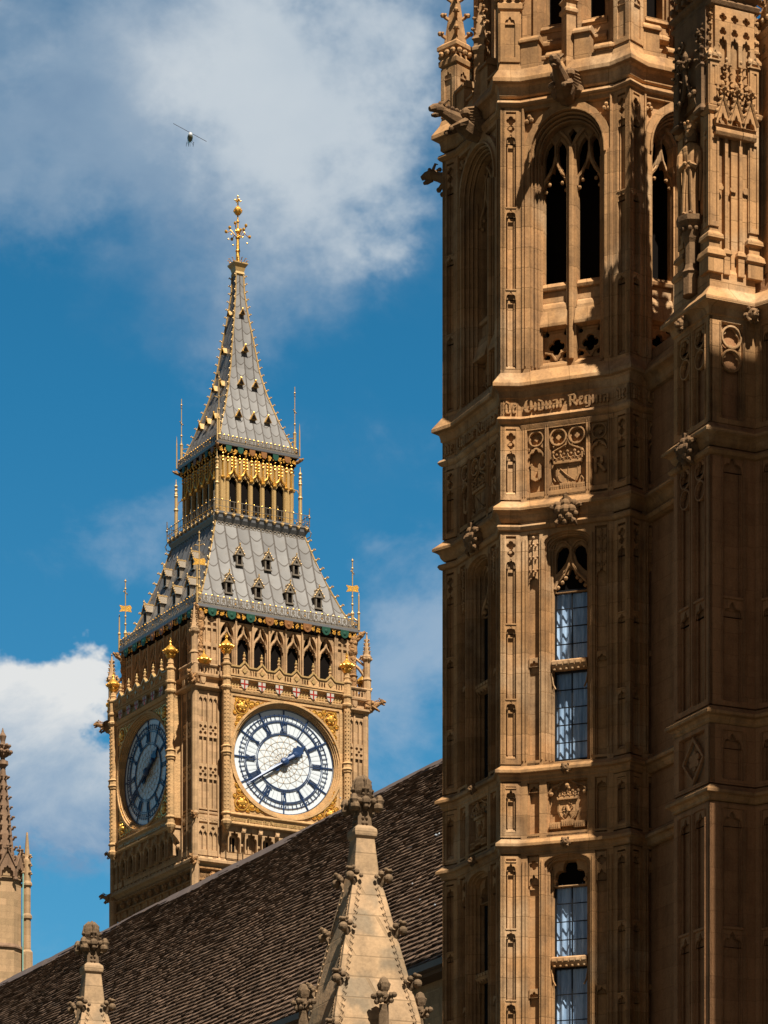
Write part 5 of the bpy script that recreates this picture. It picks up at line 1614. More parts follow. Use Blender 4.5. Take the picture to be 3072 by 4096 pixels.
        for i in range(60):
            a = 2 * PI * i / 60; c_, s_ = math.sin(a), math.cos(a)
            big = i % 5 == 0
            m.plate([bar(c_ * 2.82, s_ * 2.82, c_ * 3.2, s_ * 3.2, .024)], -.02, .02)
            if big:
                m.plate([bar(c_ * 2.65, s_ * 2.65, c_ * 3.5, s_ * 3.5, .075)], -.03, .03)
                m.plate([bar(c_ * 1.9, s_ * 1.9, c_ * 2.7, s_ * 2.7, .02)], -.015, .015)
                for e in (-1, 1): q = a + e * .05; m.sph((math.sin(q) * 2.98, 0, math.cos(q) * 2.98), .055, 6, 4)
        for i in range(48):
            a = 2 * PI * (i + .5) / 48
            m.plate([bar(math.sin(a) * 1.95, math.cos(a) * 1.95, math.sin(a) * 2.7, math.cos(a) * 2.7, .006)], -.006, .006)
        m.build('dial_frame', 'blue', face)
        NUM = ['XII', 'I', 'II', 'III', 'IIII', 'V', 'VI', 'VII', 'VIII', 'IX', 'X', 'XI']
        NUM[4] = 'IV'
        for i, nu in enumerate(NUM):
            m = MB(CF(k, 6.75) @ T(0, .35, DZ) @ S(1, 1, AZ)); a = 2 * PI * i / 12
            wd = {'I': .12, 'V': .26, 'X': .28}; tot = sum(wd[c_] for c_ in nu); sc_ = 1.0
            x = -tot / 2; h0, h1 = 2.06, 2.62
            def P_(px, pz): return (px * math.cos(a) + pz * math.sin(a), -px * math.sin(a) + pz * math.cos(a))
            def seg(x0, z0, x1, z1, t): (ax, az), (bx, bz) = P_(x0, z0), P_(x1, z1); m.plate([bar(ax, az, bx, bz, t)], -.03, .03)
            for c_ in nu:
                w0 = wd[c_]
                if c_ == 'I': seg(x + w0 / 2, h0, x + w0 / 2, h1, .036)
                elif c_ == 'V': seg(x + .04, h1, x + w0 / 2, h0, .055); seg(x + w0 - .04, h1, x + w0 / 2, h0, .03)
                else: seg(x + .04, h1, x + w0 - .04, h0, .055); seg(x + w0 - .04, h1, x + .04, h0, .03)
                x += w0
            seg(-tot / 2, h0, tot / 2, h0, .03); seg(-tot / 2, h1, tot / 2, h1, .03)
            m.build('numeral', 'blue', face)
        m = MB(CF(k, 6.75) @ T(0, .37, DZ) @ S(1, 1, AZ))      # curved glazing web of the centre
        for i in range(18):
            for e in (-1, 1):
                pts = []
                for j in range(9):
                    r_ = .25 + 1.58 * j / 8; a = 2 * PI * i / 18 + e * .9 * (r_ / 1.85) ** .8; pts.append((r_ * math.sin(a), 0, r_ * math.cos(a)))
                m.tube(pts, .009, 3)
        for r_ in (.28, .62, 1.0, 1.4): m.plate([circ(0, 0, r_, 36), circ(0, 0, r_ - .012, 36)], -.008, .008)
        m.build('glazing_web', 'goldp', face)
        # hands : 1:39
        am = 2 * PI * 39.3 / 60; ah = 2 * PI * (1 + 39.3 / 60) / 12
        m = MB(CF(k, 6.75) @ T(0, .29, DZ) @ S(1, 1, AZ) @ RY(ah))
        m.plate([[(-.13, -.9), (-.22, -.75), (-.12, -.5), (-.13, 0), (-.14, .5), (-.24, .62), (-.16, .78), (-.2, .95), (-.36, 1.15), (-.26, 1.35), (-.34, 1.5), (-.12, 1.62), (0, 2.05), (.12, 1.62), (.34, 1.5), (.26, 1.35), (.36, 1.15), (.2, .95), (.16, .78), (.24, .62), (.14, .5), (.13, 0), (.12, -.5), (.22, -.75), (.13, -.9)]], -.04, .04)
        m.build('hour_hand', 'blue', face)
        m = MB(CF(k, 6.75) @ T(0, .20, DZ) @ S(1, 1, AZ) @ RY(am))
        m.loft([[(-.15, 0, -1.0), (0, -.06, -1.0), (.15, 0, -1.0), (0, .05, -1.0)], [(-.12, 0, 0), (0, -.09, 0), (.12, 0, 0), (0, .05, 0)], [(-.13, 0, 1.0), (0, -.08, 1.0), (.13, 0, 1.0), (0, .05, 1.0)], [(-.03, 0, 3.3), (0, -.02, 3.3), (.03, 0, 3.3), (0, .02, 3.3)]])
        m.sph((0, 0, 0), .3, 10, 6, (1, .6, 1)); m.sph((0, 0, -1.0), .22, 8, 5, (1, .4, 1))
        m.build('minute_hand', 'blue', face)
    # flanking gilded pilasters
    for s in (-1, 1):
        m = MB(CF(k, 6.864))
        x = s * 4.264
        pr = [(.12, 48.5), (.3, 48.82), (.34, 48.98), (.30, 49.05), (.26, 49.1), (.26, 49.38), (.33, 49.44), (.33, 49.5), (.25, 49.58), (.24, 53.0), (.3, 53.08), (.3, 53.16), (.36, 53.24), (.30, 53.36), (.3, 53.55), (.36, 53.62), (.24, 53.72), (.24, 57.1), (.34, 57.25), (.36, 57.35), (.28, 57.45), (.28, 57.75), (.35, 57.84), (.35, 57.94), (.28, 58.0), (.28, 58.62), (.34, 58.7), (.34, 58.78), (.22, 58.86), (.2, 59.0), (.24, 59.06), (.2, 59.12), (.19, 59.4)]
        m.lathe(pr, x, 0, 8, R(22.5))
        for i in range(26):
            for a in (-1, 0, 1):
                b = -PI / 2 + a * PI / 4; m.sph((x + .24 * math.cos(b), .24 * math.sin(b), 49.75 + i * .125 if i % 2 == 0 else 53.85 + i * .122), .045, 5, 3)
        pil = m.build('pilaster', 'ctg', ct)
        m = MB(CF(k, 6.864))
        m.lathe([(.19, 59.36), (.3, 59.5), (.32, 59.56), (.28, 59.62), (.42, 59.74), (.46, 59.84), (.4, 59.92), (.28, 60.06), (.12, 60.2), (.06, 60.3), (.1, 60.38), (.03, 60.5)], x, 0, 10)
        for i in range(10): b = i * PI / 5; m.sph((x + .43 * math.cos(b), .43 * math.sin(b), 59.82), .09, 5, 4); m.sph((x + .3 * math.cos(b), .3 * math.sin(b), 59.6), .06, 5, 4)
        m.sph((x, 0, 60.42), .1, 6, 4); m.box(x - .12, x + .12, -.02, .02, 60.52, 60.57); m.box(x - .025, x + .025, -.02, .02, 60.4, 60.68)
        m.build('gilded_crown', 'gold', pil)
    # gable parapet over the dial
    m = MB(CF(k, 6.95))
    GX = [-3.04 + 1.216 * i for i in range(6)]
    out = [(-4.0, 58.1), (4.0, 58.1), (4.0, 58.66)]
    for gx in GX[::-1]: out += [(gx + .34, 58.66), (gx, 59.0), (gx - .34, 58.66)]
    out += [(-4.0, 58.66)]
    hol = []
    for gx in GX: hol.append([(gx - .26, 58.45), (gx, 58.19), (gx + .26, 58.45), (gx, 58.71)])
    for gx in [GX[0] - 1.216] + GX:
        for q in (.43, .61, .79):
            x = gx + q
            if abs(x) < 3.92: hol.append(arch(x - .055, x + .055, 58.2, 58.42, .12, .3, 8))
    m.plate([out] + hol, 0, .12)
    for gx in GX:
        m.plate([[(gx - .24, 58.45), (gx, 58.21), (gx + .24, 58.45), (gx, 58.69)], [(gx - .19, 58.45), (gx, 58.26), (gx + .19, 58.45), (gx, 58.64)]], .01, .06)
        m.lathe([(.10, 58.9), (.07, 59.1), (.12, 59.2), (.05, 59.3)], gx, .05, 4)
    m.build('parapet', 'ctg', ct)
    m = MB(CF(k, 6.95))
    pts = [(-4.0, 58.68)]
    for gx in GX: pts += [(gx - .34, 58.68), (gx, 59.02), (gx + .34, 58.68)]
    pts += [(4.0, 58.68)]
    for p0, p1 in zip(pts, pts[1:]): m.plate([bar(p0[0], p0[1], p1[0], p1[1], .09)], -.07, .17)
    m.build('gilded_coping', 'goldp', ct)
    for gx in GX:
        m = MB(CF(k, 6.95)); m.plate([foil(gx, 58.45, .13, 4, 0, .3)], -.04, .05); m.build('gilded_lozenge', 'goldp', ct)
        m = MB(CF(k, 6.95)); m.sph((gx, .05, 59.42), .1, 7, 5); m.lathe([(.04, 59.3), (.08, 59.34), (.03, 59.5), (.05, 59.56), (.02, 59.66)], gx, .05, 6); m.build('ball_finial', 'goldp', ct)
    for gx in GX:
        m = MB(CF(k, 6.95)); m.plate([cross_shield(gx, 57.9, .25, .55)], .0, .06); sh = m.build('shield', 'white', ct)
        m = MB(CF(k, 6.95)); m.box(gx - .045, gx + .045, -.012, .0, 57.37, 57.9); m.box(gx - .25, gx - .046, -.012, 0, 57.62, 57.70); m.box(gx + .046, gx + .25, -.012, 0, 57.62, 57.70); m.build('red_cross', 'red', sh)
    m = MB(CF(k, 6.8))
    for gx in [GX[0] - .608] + [g_ + .608 for g_ in GX]:
        for q in (-.2, 0, .2): m.plate([bar(gx + q - .06, 57.42, gx + q + .06, 57.62, .07)], -.03, .1)
    m.build('gilded_scrollwork', 'goldp', ct)
    # belfry arcade
    m = MB(CF(k, 5.48))
    AX = [1.177 * i for i in range(-3, 4)]
    m.plate([rect(-5.45, 5.45, 58.3, 62.2)] + [arch(x - .46, x + .46, 58.7, 61.0, .85, .25, 30) for x in AX], 0, .14)
    m.plate([rect(-5.3, 5.3, 58.3, 62.2)] + [arch(x - .42, x + .42, 58.7, 60.5, .62, .35, 34, CINQ, .22, .08) for x in AX] +
            [[(x - .42, 60.85), (x - .25, 61.1), (x - .07, 61.3), (x - .05, 61.68), (x - .22, 61.62), (x - .40, 61.3)] for x in AX] + [[(x + .42, 60.85), (x + .40, 61.3), (x + .22, 61.62), (x + .05, 61.68), (x + .07, 61.3), (x + .25, 61.1)] for x in AX], .14, .30)
    for x in AX:
        P_ = [(x - .46, .06, 60.5), (x - .41, .06, 60.78), (x - .22, .06, 61.02), (x - .06, .06, 61.24), (x, .06, 61.48)]
        m.tube(P_, .055, 5); m.tube([(2 * x - a, b, c_) for a, b, c_ in P_], .055, 5); m.tube([(x, .06, 61.35), (x, .06, 61.8)], .045, 5)
    for x in [q - .5885 for q in AX] + [AX[-1] + .5885]: m.box(x - .055, x + .055, -.12, 0, 58.4, 62.1); m.tube([(x, -.1, 62.0), (x, -.1, 62.3)], [.06, .02], 4)
    for s in (-1, 1):
        a, b = sorted((s * 4.2, s * 5.45))
        m.plate([rect(a, b, 58.3, 62.2)] + [rect(a + .12 + i * .38, a + .38 + i * .38, 58.9, 60.1 if i % 2 else 60.1) for i in range(3)] + [rect(a + .12 + i * .38, a + .38 + i * .38, 60.35, 61.25) for i in range(3)] + [foil(a + .25 + i * .38, 61.5 + .35 * j, .14, 4, PI / 4, .3) for i in range(3) for j in range(2)], -.10, 0)
    m.build('belfry_arcade', 'ct', ct)
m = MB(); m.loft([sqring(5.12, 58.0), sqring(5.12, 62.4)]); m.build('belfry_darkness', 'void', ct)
for k in FACES:      # louvres glimpsed within the openings
    pass
for i in range(4):
    m = MB(RZ(-PI / 2 * i))
    m.lathe([(.30, 58.3), (.30, 59.6), (.36, 59.7), (.26, 59.8), (.26, 61.0), (.34, 61.2), (.3, 61.6), (.36, 61.8), (.3, 62.2)], -5.45, -5.45, 8, R(22.5))
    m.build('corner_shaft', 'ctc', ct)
    # free-standing corner pinnacle with flying buttress
    m.v = []; m.f = []
    m.lathe([(.28, 57.9), (.28, 59.3), (.33, 59.36), (.26, 59.45), (.22, 59.55), (.22, 60.5), (.32, 60.66), (.34, 60.86), (.25, 60.95), (.2, 61.1), (.03, 62.3), (.07, 62.36), (.01, 62.45)], -6.12, -6.12, 8, R(22.5))
    for z in (61.15, 61.42, 61.68, 61.92):
        r_ = .2 - (z - 61.1) * .13
        for j in range(4): a = j * PI / 2 + .3; crocket(m, (-6.12 + r_ * math.cos(a), -6.12 + r_ * math.sin(a), z), (math.cos(a), math.sin(a)), .09)
    for j in range(6): a = j * PI / 3; m.sph((-6.12 + .3 * math.cos(a), -6.12 + .3 * math.sin(a), 60.7), .09, 5, 4)
    m.build('corner_pinnacle', 'ct', ct)
    m.v = []; m.f = []
    for e in ((0, 1), (1, 0)):
        pts = [(-6.0 + .0, -6.0, 59.5)]
        P_ = []
        for j in range(7):
            t = j / 6; P_.append((-6.1 + .65 * t, -6.1 + .65 * t, 59.4 + 1.0 * math.sin(t * PI / 2)))
    m.tube(P_, .11, 6)
    m.tube([(-6.1, -6.1, 60.2), (-5.45, -5.45, 61.0)], .09, 6)
    crocket(m, (-5.75, -5.75, 60.9), (-.7, -.7), .2)
    m.build('flying_buttress', 'ct', ct)
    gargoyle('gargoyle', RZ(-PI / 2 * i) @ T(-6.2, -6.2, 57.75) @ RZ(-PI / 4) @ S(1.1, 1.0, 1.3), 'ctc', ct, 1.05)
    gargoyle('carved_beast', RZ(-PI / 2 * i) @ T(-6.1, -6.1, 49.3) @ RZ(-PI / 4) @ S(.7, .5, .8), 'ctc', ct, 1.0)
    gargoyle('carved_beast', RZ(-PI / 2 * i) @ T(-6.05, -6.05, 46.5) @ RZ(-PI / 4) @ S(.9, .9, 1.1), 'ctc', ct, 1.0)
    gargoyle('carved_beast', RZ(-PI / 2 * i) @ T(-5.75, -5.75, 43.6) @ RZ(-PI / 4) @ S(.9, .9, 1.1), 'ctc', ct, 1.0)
    m = MB(RZ(-PI / 2 * i)); m.lathe([(.3, 58.7), (.42, 58.85), (.46, 58.95), (.4, 59.03), (.2, 59.22), (.06, 59.36), (.03, 59.6)], -5.55, -6.3, 9)
    for j in range(8): a = j * PI / 4; m.sph((-5.55 + .42 * math.cos(a), -6.3 + .42 * math.sin(a), 58.93), .09, 5, 4)
    m.build('gilded_crown', 'gold', ct)

# cornice with painted shields below the lower roof
sqcourse([(5.45, 61.95), (5.56, 62.0), (5.60, 62.36), (5.72, 62.42), (5.78, 62.46), (5.78, 62.62), (5.7, 62.66), (5.3, 62.7)]).build('iron_gutter', 'lead', ct)
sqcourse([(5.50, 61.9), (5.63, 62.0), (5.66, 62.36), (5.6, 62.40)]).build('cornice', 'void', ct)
rc = random.Random(11)


def gold_frieze(a, z0, z1, n, par):
    for k in FACES:
        m = MB(CF(k, a))
        for i in range(n):
            x = -a + (i + .5) * 2 * a / n
            for q in range(5): m.sph((x + rc.uniform(-.12, .12), -.02, rc.uniform(z0, z1)), .055, 5, 3)
            m.plate([foil(x, (z0 + z1) / 2, .14, 4, rc.random())], -.02, .0)
        m.build('gilded_frieze', 'gold', par)


gold_frieze(5.68, 62.08, 62.36, 30, ct)
for k in FACES:
    for i in range(8):
        x = -4.7 + i * 9.4 / 7
        m = MB(CF(k, 5.72)); m.plate([cross_shield(x, 62.46, .30, .52)], -.08, 0); m.sph((x, -.08, 62.22), .12, 6, 4, (1, .5, 1)); m.build('painted_shield', ('green', 'green', 'green', 'brown', 'brown', 'brown', 'green', 'green')[i], ct)


def filigree(a, z0, h, step, par, name, mt='ironl', top=True, knob=None):
    """pierced iron cresting"""
    for k in FACES:
        m = MB(CF(k, a)); g_ = MB(CF(k, a)); n = int(2 * a / step)
        m.box(-a, a, -.02, .02, z0 + h * .9, z0 + h * .9 + .035); m.box(-a, a, -.03, .03, z0, z0 + .06)
        for i in range(n + 1):
            x = -a + i * 2 * a / n
            m.box(x - .018, x + .018, -.018, .018, z0, z0 + h)
            if i < n:
                xm = x + a / n
                m.plate([circ(xm, z0 + h * .28, step * .34, 8), circ(xm, z0 + h * .28, step * .22, 8)], -.015, .015)
                m.plate([foil(xm, z0 + h * .66, step * .30, 3, PI / 2, .3, 12)], -.015, .015)
                g_.sph((xm, 0, z0 + h * 1.02), knob or .055, 5, 4)
                if i % 3 == 0: g_.sph((xm, -.03, z0 + h * .5), .05, 5, 3)
        r_ = m.build(name, mt, par); g_.build('gilded_knobs', 'gold', r_)


filigree(5.74, 62.62, .62, .40, ct, 'roof_cresting')

# lower iron roof
RP_ = [(5.62, 62.60), (4.95, 63.9), (4.24, 65.67), (3.68, 67.25), (3.20, 68.85), (3.12, 69.2)]


def rs(z, P_=None):
    P_ = P_ or RP_
    for (a, z0), (b, z1) in zip(P_, P_[1:]):
        if z <= z1: return a + (b - a) * (z - z0) / (z1 - z0)
    return P_[-1][0]


def iron_roof(prof, ncol, rowh, name):
    m = MB(); uvs = []
    for k in FACES:
        m.X = T(0, 0, ZC) @ CF(k); vs = []; fs = []; n = 8
        for (a, z0), (b, z1) in zip(prof, prof[1:]):
            n0 = len(vs)
            vs += [(-a, -a, z0), (a, -a, z0), (b, -b, z1), (-b, -b, z1)]
            fs.append((n0, n0 + 1, n0 + 2, n0 + 3))
            w_ = prof[0][0] * 2 / ncol
            uvs.append([(-a / w_ + 50, z0 / rowh), (a / w_ + 50, z0 / rowh), (b / w_ + 50, z1 / rowh), (-b / w_ + 50, z1 / rowh)])
        m.add(vs, fs)
    return m.build(name, 'iron', ct, uvs=uvs)


iron_roof(RP_, 13, 1.02, 'lower_roof')


def arris(prof, step, sz, name, par):
    for i in range(4):
        m = MB(RZ(-PI / 2 * i))
        m.tube([(-a - .02, -a - .02, z) for a, z in prof], .055, 5)
        z = prof[0][1] + step * .6; g_ = MB(RZ(-PI / 2 * i))
        while z < prof[-1][1] - .1:
            a = rs(z, prof); g_.sph((-a - .07, -a - .07, z), sz * .5, 6, 4)
            g_.tube([(-a, -a, z), (-a - sz * .8, -a - sz * .8, z + sz * .3), (-a - sz * 1.1, -a - sz * 1.1, z + sz * 1.2)], [sz * .3, sz * .35, sz * .12], 5)
            g_.sph((-a - sz * 1.3, -a - sz * 1.3, z + sz * .5), sz * .4, 5, 4)
            z += step
        r_ = m.build(name, 'goldp', par); g_.build('gilded_crockets', 'goldp', r_)


arris(RP_, .62, .16, 'hip_rib', ct)


def dormer(k, x, z, s=1.0):
    a = rs(z) if z < 69 else 0
    sl_ = (rs(z) - rs(z + 1.0 * s))
    m = MB(CF(k, a) @ T(x, 0, z) @ S(s, s, s))
    dp = .75 + sl_
    m.plate([rect(-.27, .27, -.62, .32), rect(-.17, .17, -.5, .25)], -.35, -.25)
    m.box(-.27, -.20, -.25, dp, -.62, .32); m.box(.20, .27, -.25, dp, -.62, .32)
    m.loft([[(-.44, -.42, .26), (.44, -.42, .26), (0, -.42, .92)], [(-.44, dp, .26), (.44, dp, .26), (0, dp, .92)]])
    m.plate([[(-.34, -.62), (.34, -.62), (.34, -.5), (-.34, -.5)]], -.42, .3)
    d = m.build('dormer', 'ironl', ct)
    v = MB(CF(k, a) @ T(x, 0, z) @ S(s, s, s)); v.box(-.2, .2, -.22, -.20, -.55, .3); v.plate([foil(0, .48, .11, 3)], -.435, -.425); v.build('opening', 'void', d)
    g_ = MB(CF(k, a) @ T(x, 0, z) @ S(s, s, s))
    for e in (-1, 1):
        g_.tube([(e * .46, -.44, .22), (0, -.45, .95)], .04, 4)
        for i in range(3): g_.sph((e * (.4 - .13 * i), -.46, .40 + .2 * i), .055, 5, 4)
    g_.tube([(0, -.44, .9), (0, -.44, 1.25)], .045, 5); g_.sph((0, -.44, 1.12), .075, 6, 4)
    g_.box(-.03, .03, -.4, dp, .92, 1.0)
    for i in range(5): g_.sph((0, -.3 + i * .28, 1.02), .05, 5, 3)
    g_.build('gilded_gablet', 'goldp', d)


for k in FACES:
    for x in (-3.2, -1.12, 1.12, 3.2): dormer(k, x, 64.25, .84)
    for x in (-2.02, 0, 2.02): dormer(k, x, 66.4, .78)

# balcony and lantern
sqcourse([(3.12, 68.75), (3.2, 68.9), (3.34, 69.15), (3.36, 69.3), (3.42, 69.40), (3.42, 69.52), (2.6, 69.55)]).build('balcony', 'lead', ct)
for k in FACES:
    m = MB(CF(k, 3.3)); n = 12
    for i in range(n):
        x = -3.2 + i * 6.4 / (n - 1)
        m.sph((x, -.12, 69.33), .11, 6, 4)
        for e in (-1, 1): m.sph((x + e * .1, -.14, 69.4), .06, 5, 3)
        m.sph((x, -.16, 69.47), .06, 5, 3)
    m.build('gilded_rosettes', 'goldp', ct)
    m = MB(CF(k, 3.16))
    for i in range(11):
        x = -2.85 + i * .57
        for e in (-1, 1): m.plate([circ(x + e * .13, 68.78, .13, 12), circ(x + e * .13, 68.78, .085, 12)], -.1, -.04)
    m.build('scroll_band', 'ironl', ct)
    m = MB(CF(k, 3.4))
    m.box(-3.4, 3.4, -.015, .015, 70.2, 70.235); m.box(-3.4, 3.4, -.012, .012, 69.82, 69.845)
    for i in range(25):
        x = -3.4 + i * 6.8 / 24; m.box(x - .012, x + .012, -.012, .012, 69.5, 70.2 if i % 4 else 70.5)
    r_ = m.build('balcony_railing', 'ironl', ct)
    m = MB(CF(k, 3.4))
    for i in range(13): m.sph((-3.4 + i * 6.8 / 12, 0, 70.25 if i % 2 else 70.25), .05, 5, 4)
    for i in range(24): m.sph((-3.26 + i * 6.8 / 24, 0, 69.72), .045, 5, 3)
    m.build('gilded_knobs', 'gold', r_)
    # lantern arcade
    m = MB(CF(k, 2.65)); AX = [.84 * i for i in range(-2, 3)]
    m.plate([rect(-2.65, 2.65, 69.5, 73.7)] + [arch(x - .275, x + .275, 69.75, 71.75, .42, .25, 26, CINQ, .18, .09) for x in AX], 0, .16)
    for x in [q - .42 for q in AX] + [AX[-1] + .42, -2.5, 2.5]:
        for e in (-.07, .07): m.tube([(x + e, -.03, 69.5), (x + e, -.03, 73.0)], .04, 5)
        m.box(x - .06, x + .06, -.08, 0, 69.5, 72.4)
    m.build('lantern', 'goldp', ct)
    m = MB(CF(k, 2.65))
    for x in AX:
        P_ = [(x - .36, -.08, 72.0), (x - .28, -.09, 72.18), (x - .14, -.1, 72.3), (x, -.1, 72.62)]
        m.tube(P_, .06, 5); m.tube([(2 * x - a, b, c_) for a, b, c_ in P_], .06, 5); m.tube([(x, -.08, 72.5), (x, -.08, 73.5)], .05, 5)
        for i in range(4):
            for e in (-1, 1): m.sph((x + e * .12, -.1, 72.68 + .2 * i), .065, 5, 4)
        m.sph((x, -.1, 73.5), .08, 6, 4)
    for x in [q - .42 for q in AX] + [AX[-1] + .42, -2.45, 2.45]:
        m.sph((x, -.12, 71.95), .13, 7, 5, (1.2, .8, .7)); m.tube([(x, -.1, 72.0), (x, -.1, 73.3)], [.06, .03], 5)
        for i in range(3): m.sph((x, -.12, 73.0 + .22 * i), .075, 5, 4)
        for e in (-1, 1): m.sph((x + e * .07, -.1, 73.2), .05, 5, 3)
    m.build('gilded_tracery', 'gold', ct)
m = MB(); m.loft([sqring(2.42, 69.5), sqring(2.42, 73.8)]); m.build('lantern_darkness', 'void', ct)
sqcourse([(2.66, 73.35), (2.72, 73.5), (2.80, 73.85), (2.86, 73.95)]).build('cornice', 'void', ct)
sqcourse([(2.8, 73.92), (2.92, 73.98), (2.94, 74.12), (2.86, 74.16), (2.6, 74.2)]).build('iron_gutter', 'lead', ct)
gold_frieze(2.80, 73.5, 73.85, 16, ct)
for k in FACES:
    for i in range(6):
        x = -2.1 + i * .84; m = MB(CF(k, 2.84)); m.plate([cross_shield(x, 73.95, .2, .4)], -.06, 0); m.build('painted_shield', ('green', 'green', 'brown', 'brown', 'green', 'brown')[i], ct)
filigree(2.88, 74.14, .42, .30, ct, 'roof_cresting')

SP_ = [(2.78, 74.2), (2.40, 75.2), (1.92, 76.5), (1.36, 78.3), (1.02, 79.8), (.74, 81.8), (.52, 83.2), (.30, 85.0), (.26, 86.2)]
iron_roof(SP_, 9, .78, 'spire')
arris(SP_, .5, .12, 'hip_rib', ct)


def lucarne(k, x, z, s=1.0):
    a = rs(z, SP_)
    m = MB(CF(k, a) @ T(x, 0, z) @ S(s, s, s))
    m.loft([[(-.22, -.28, -.18), (.22, -.28, -.18), (0, -.28, .24)], [(-.22, .5, -.18), (.22, .5, -.18), (0, .5, .24)]])
    d = m.build('lucarne', 'goldp', ct)
    v = MB(CF(k, a) @ T(x, 0, z) @ S(s, s, s)); v.plate([[(-.17, -.16), (.17, -.16), (0, .16)]], -.30, -.285); v.build('opening', 'void', d)
    g_ = MB(CF(k, a) @ T(x, 0, z) @ S(s, s, s)); g_.sph((0, -.28, .27), .07, 5, 4)
    for e in (-1, 1): g_.tube([(e * .24, -.29, -.2), (0, -.3, .26)], .025, 4)
    g_.build('gilded_trim', 'gold', d)


for k in FACES:
    for x in (-1.05, 0, 1.05): lucarne(k, x * 1.0 + .0, 76.35)
    for x in (-.52, .52): lucarne(k, x, 78.75, .95)
    lucarne(k, 0, 81.1, .95); lucarne(k, 0, 83.6, .8)

# great gilded finial
m = MB()
m.loft([sqring(a, z) for a, z in ((.27, 86.1), (.34, 86.2), (.30, 86.35), (.36, 86.6), (.5, 86.82), (.5, 86.9), (.2, 86.95))])
m.build('finial_collar', 'goldp', ct)
m = MB()
m.lathe([(.3, 86.9), (.14, 87.1), (.12, 87.7), (.17, 87.75), (.12, 87.85), (.1, 88.5), (.17, 88.6), (.08, 88.7), (.06, 89.6), (.12, 89.65), (.05, 89.75), (.05, 91.0)], 0, 0, 8)
for i in range(4):
    for e in range(3):
        a = i * PI / 2 + (e - 1) * .5; m.tube([(.42 * math.cos(a), .42 * math.sin(a), 86.9), (.6 * math.cos(a), .6 * math.sin(a), 87.15), (.68 * math.cos(a), .68 * math.sin(a), 87.12)], .03, 4)
for i in range(8):
    a = i * PI / 4; r_, zt = ((.85, 88.85), (.55, 89.35))[i % 2]
    m.tube([(.08 * math.cos(a), .08 * math.sin(a), 88.6), (r_ * .6 * math.cos(a), r_ * .6 * math.sin(a), 88.98), (r_ * math.cos(a), r_ * math.sin(a), zt - .1)], .03, 4)
    m.sph((r_ * math.cos(a), r_ * math.sin(a), zt), .11, 6, 5); m.sph((r_ * .8 * math.cos(a), r_ * .8 * math.sin(a), zt - .45), .06, 5, 4)
m.sph((0, 0, 89.05), .17, 8, 6); m.sph((0, 0, 90.35), .27, 10, 7)
for i in range(8): a = i * PI / 4; m.tube([(.1 * math.cos(a), .1 * math.sin(a), 90.1), (.3 * math.cos(a), .3 * math.sin(a), 90.35), (.1 * math.cos(a), .1 * math.sin(a), 90.6)], .03, 4)
m.box(-.03, .03, -.2, .2, 91.0, 91.06); m.box(-.2, .2, -.03, .03, 91.0, 91.06); m.tube([(0, 0, 90.9), (0, 0, 91.35)], .035, 5)
for p in ((.2, 0, 91.03), (-.2, 0, 91.03), (0, .2, 91.03), (0, -.2, 91.03), (0, 0, 91.3)): m.sph(p, .06, 5, 4)
m.build('finial', 'gold', ct)

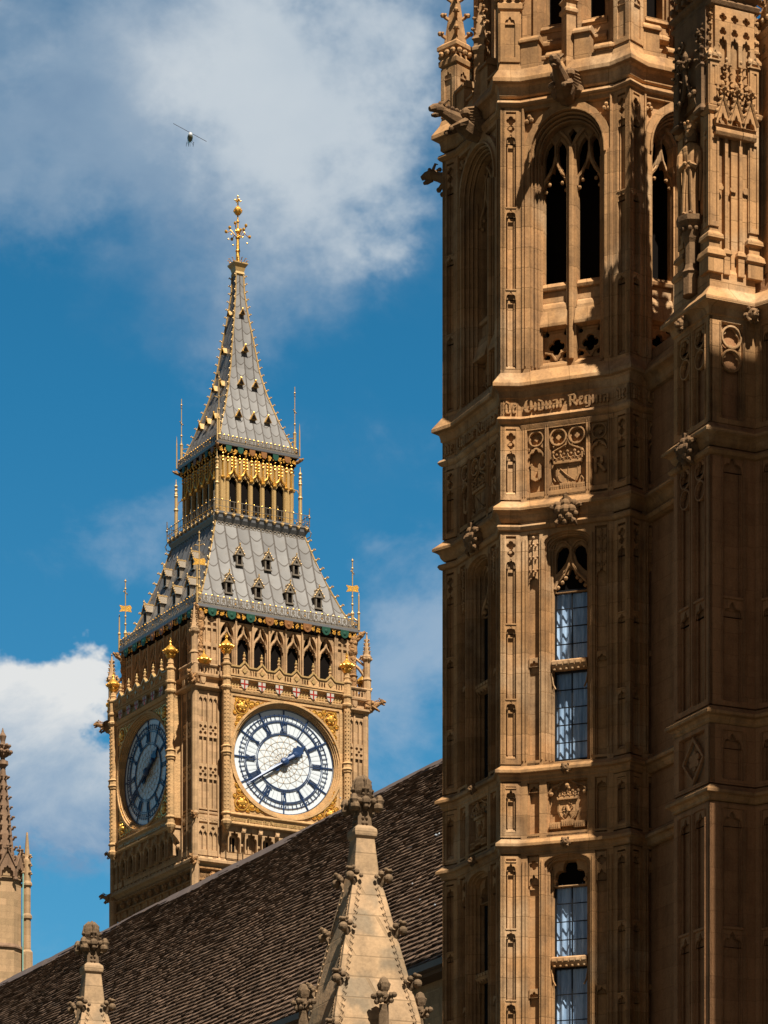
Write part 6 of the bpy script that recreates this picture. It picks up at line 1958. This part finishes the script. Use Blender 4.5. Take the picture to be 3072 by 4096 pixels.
# weather vanes, posts and lamps at the roof corners
for i in range(4):
    X = RZ(-PI / 2 * i)
    m = MB(X)
    m.lathe([(.10, 62.6), (.10, 63.6), (.14, 63.7), (.08, 63.8), (.04, 63.9), (.035, 67.2), (.0, 67.25)], -5.45, -5.45, 6)
    m.lathe([(.08, 62.6), (.07, 63.6), (.11, 63.7), (.05, 63.8), (.045, 64.8), (.01, 65.0)], -5.75, -5.75, 6)
    m.tube([(-5.45, -5.45, 63.6), (-4.7, -4.7, 63.55)], .03, 4); m.tube([(-5.45, -5.45, 63.5), (-5.75, -5.75, 63.1)], .04, 4)
    for z, r_ in ((64.3, .09), (64.8, .08), (66.6, .08), (67.1, .08)): m.sph((-5.45, -5.45, z), r_, 6, 4)
    for e in (-1, 1): m.tube([(-5.45, -5.45, 66.3), (-5.45 + e * .2, -5.45 - e * .2, 66.4), (-5.45 + e * .26, -5.45 - e * .26, 66.3)], .03, 4)
    v = m.build('weather_vane', 'goldp', ct)
    g_ = MB(X @ T(-5.45, -5.45, 65.3) @ RZ(PI / 2 * i - CTH + .25)); g_.plate([[(-.42, -.22), (-.28, .0), (-.42, .22), (0, .16), (.3, .26), (.42, .1), (.36, -.05), (.42, -.2), (0, -.16)]], -.02, .02); g_.build('vane_pennant', 'gold', v)
    m = MB(X)
    m.lathe([(.09, 74.1), (.09, 75.5), (.12, 75.6), (.05, 75.7), (.03, 75.9), (.025, 78.6)], -2.72, -2.72, 6)
    m.lathe([(.05, 74.1), (.045, 75.6), (.01, 76.2)], -2.95, -2.95, 5)
    m.tube([(-2.72, -2.72, 75.3), (-2.2, -2.2, 75.35)], .025, 4)
    for z, r_ in ((76.2, .08), (77.0, .06), (78.2, .07)): m.sph((-2.72, -2.72, z), r_, 6, 4)
    for e in (-1, 1):
        m.tube([(-2.72, -2.72, 76.9), (-2.72 + e * .2, -2.72 - e * .2, 77.05), (-2.72 + e * .25, -2.72 - e * .25, 77.0)], .025, 4); m.tube([(-2.72 + e * .12, -2.72 - e * .12, 78.0), (-2.72 - e * .12, -2.72 + e * .12, 78.0)], .025, 4)
    m.build('corner_spike', 'goldp', ct)
    m = MB(X)
    m.lathe([(.13, 69.5), (.12, 71.3), (.17, 71.4), (.11, 71.5), (.1, 72.2), (.14, 72.3), (.09, 72.4), (.02, 73.4)], -2.98, -2.98, 8)
    for z in (72.45, 72.7, 72.95): m.sph((-2.98, -2.98, z), .12, 6, 4)
    m.tube([(-2.98, -2.98, 71.4), (-2.85, -2.85, 71.9), (-2.66, -2.66, 72.0)], .03, 4)
    m.build('corner_post', 'goldp', ct)
    m = MB(X); m.tube([(-3.15, -3.15, 68.7), (-3.45, -3.45, 68.85), (-3.5, -3.5, 69.1), (-3.4, -3.4, 69.3)], .04, 5); m.tube([(-3.42, -3.42, 69.5), (-3.42, -3.42, 70.7)], .035, 5); m.sph((-3.42, -3.42, 70.1), .09, 6, 4)
    m.build('corner_bracket', 'ironl', ct)
    m = MB(X); m.sph((-5.85, -5.85, 62.3), .2, 7, 5, (1, 1, 1.1)); m.tube([(-5.6, -5.6, 62.0), (-5.9, -5.9, 62.3), (-6.05, -6.05, 62.5)], [.2, .15, .08], 6); m.build('carved_beast', 'ctc', ct)
    m = MB(X); m.sph((-2.98, -2.98, 73.85), .13, 7, 5); m.tube([(-2.8, -2.8, 73.7), (-3.05, -3.05, 73.85), (-3.15, -3.15, 73.95)], [.12, .09, .05], 6); m.build('carved_beast', 'ctc', ct)
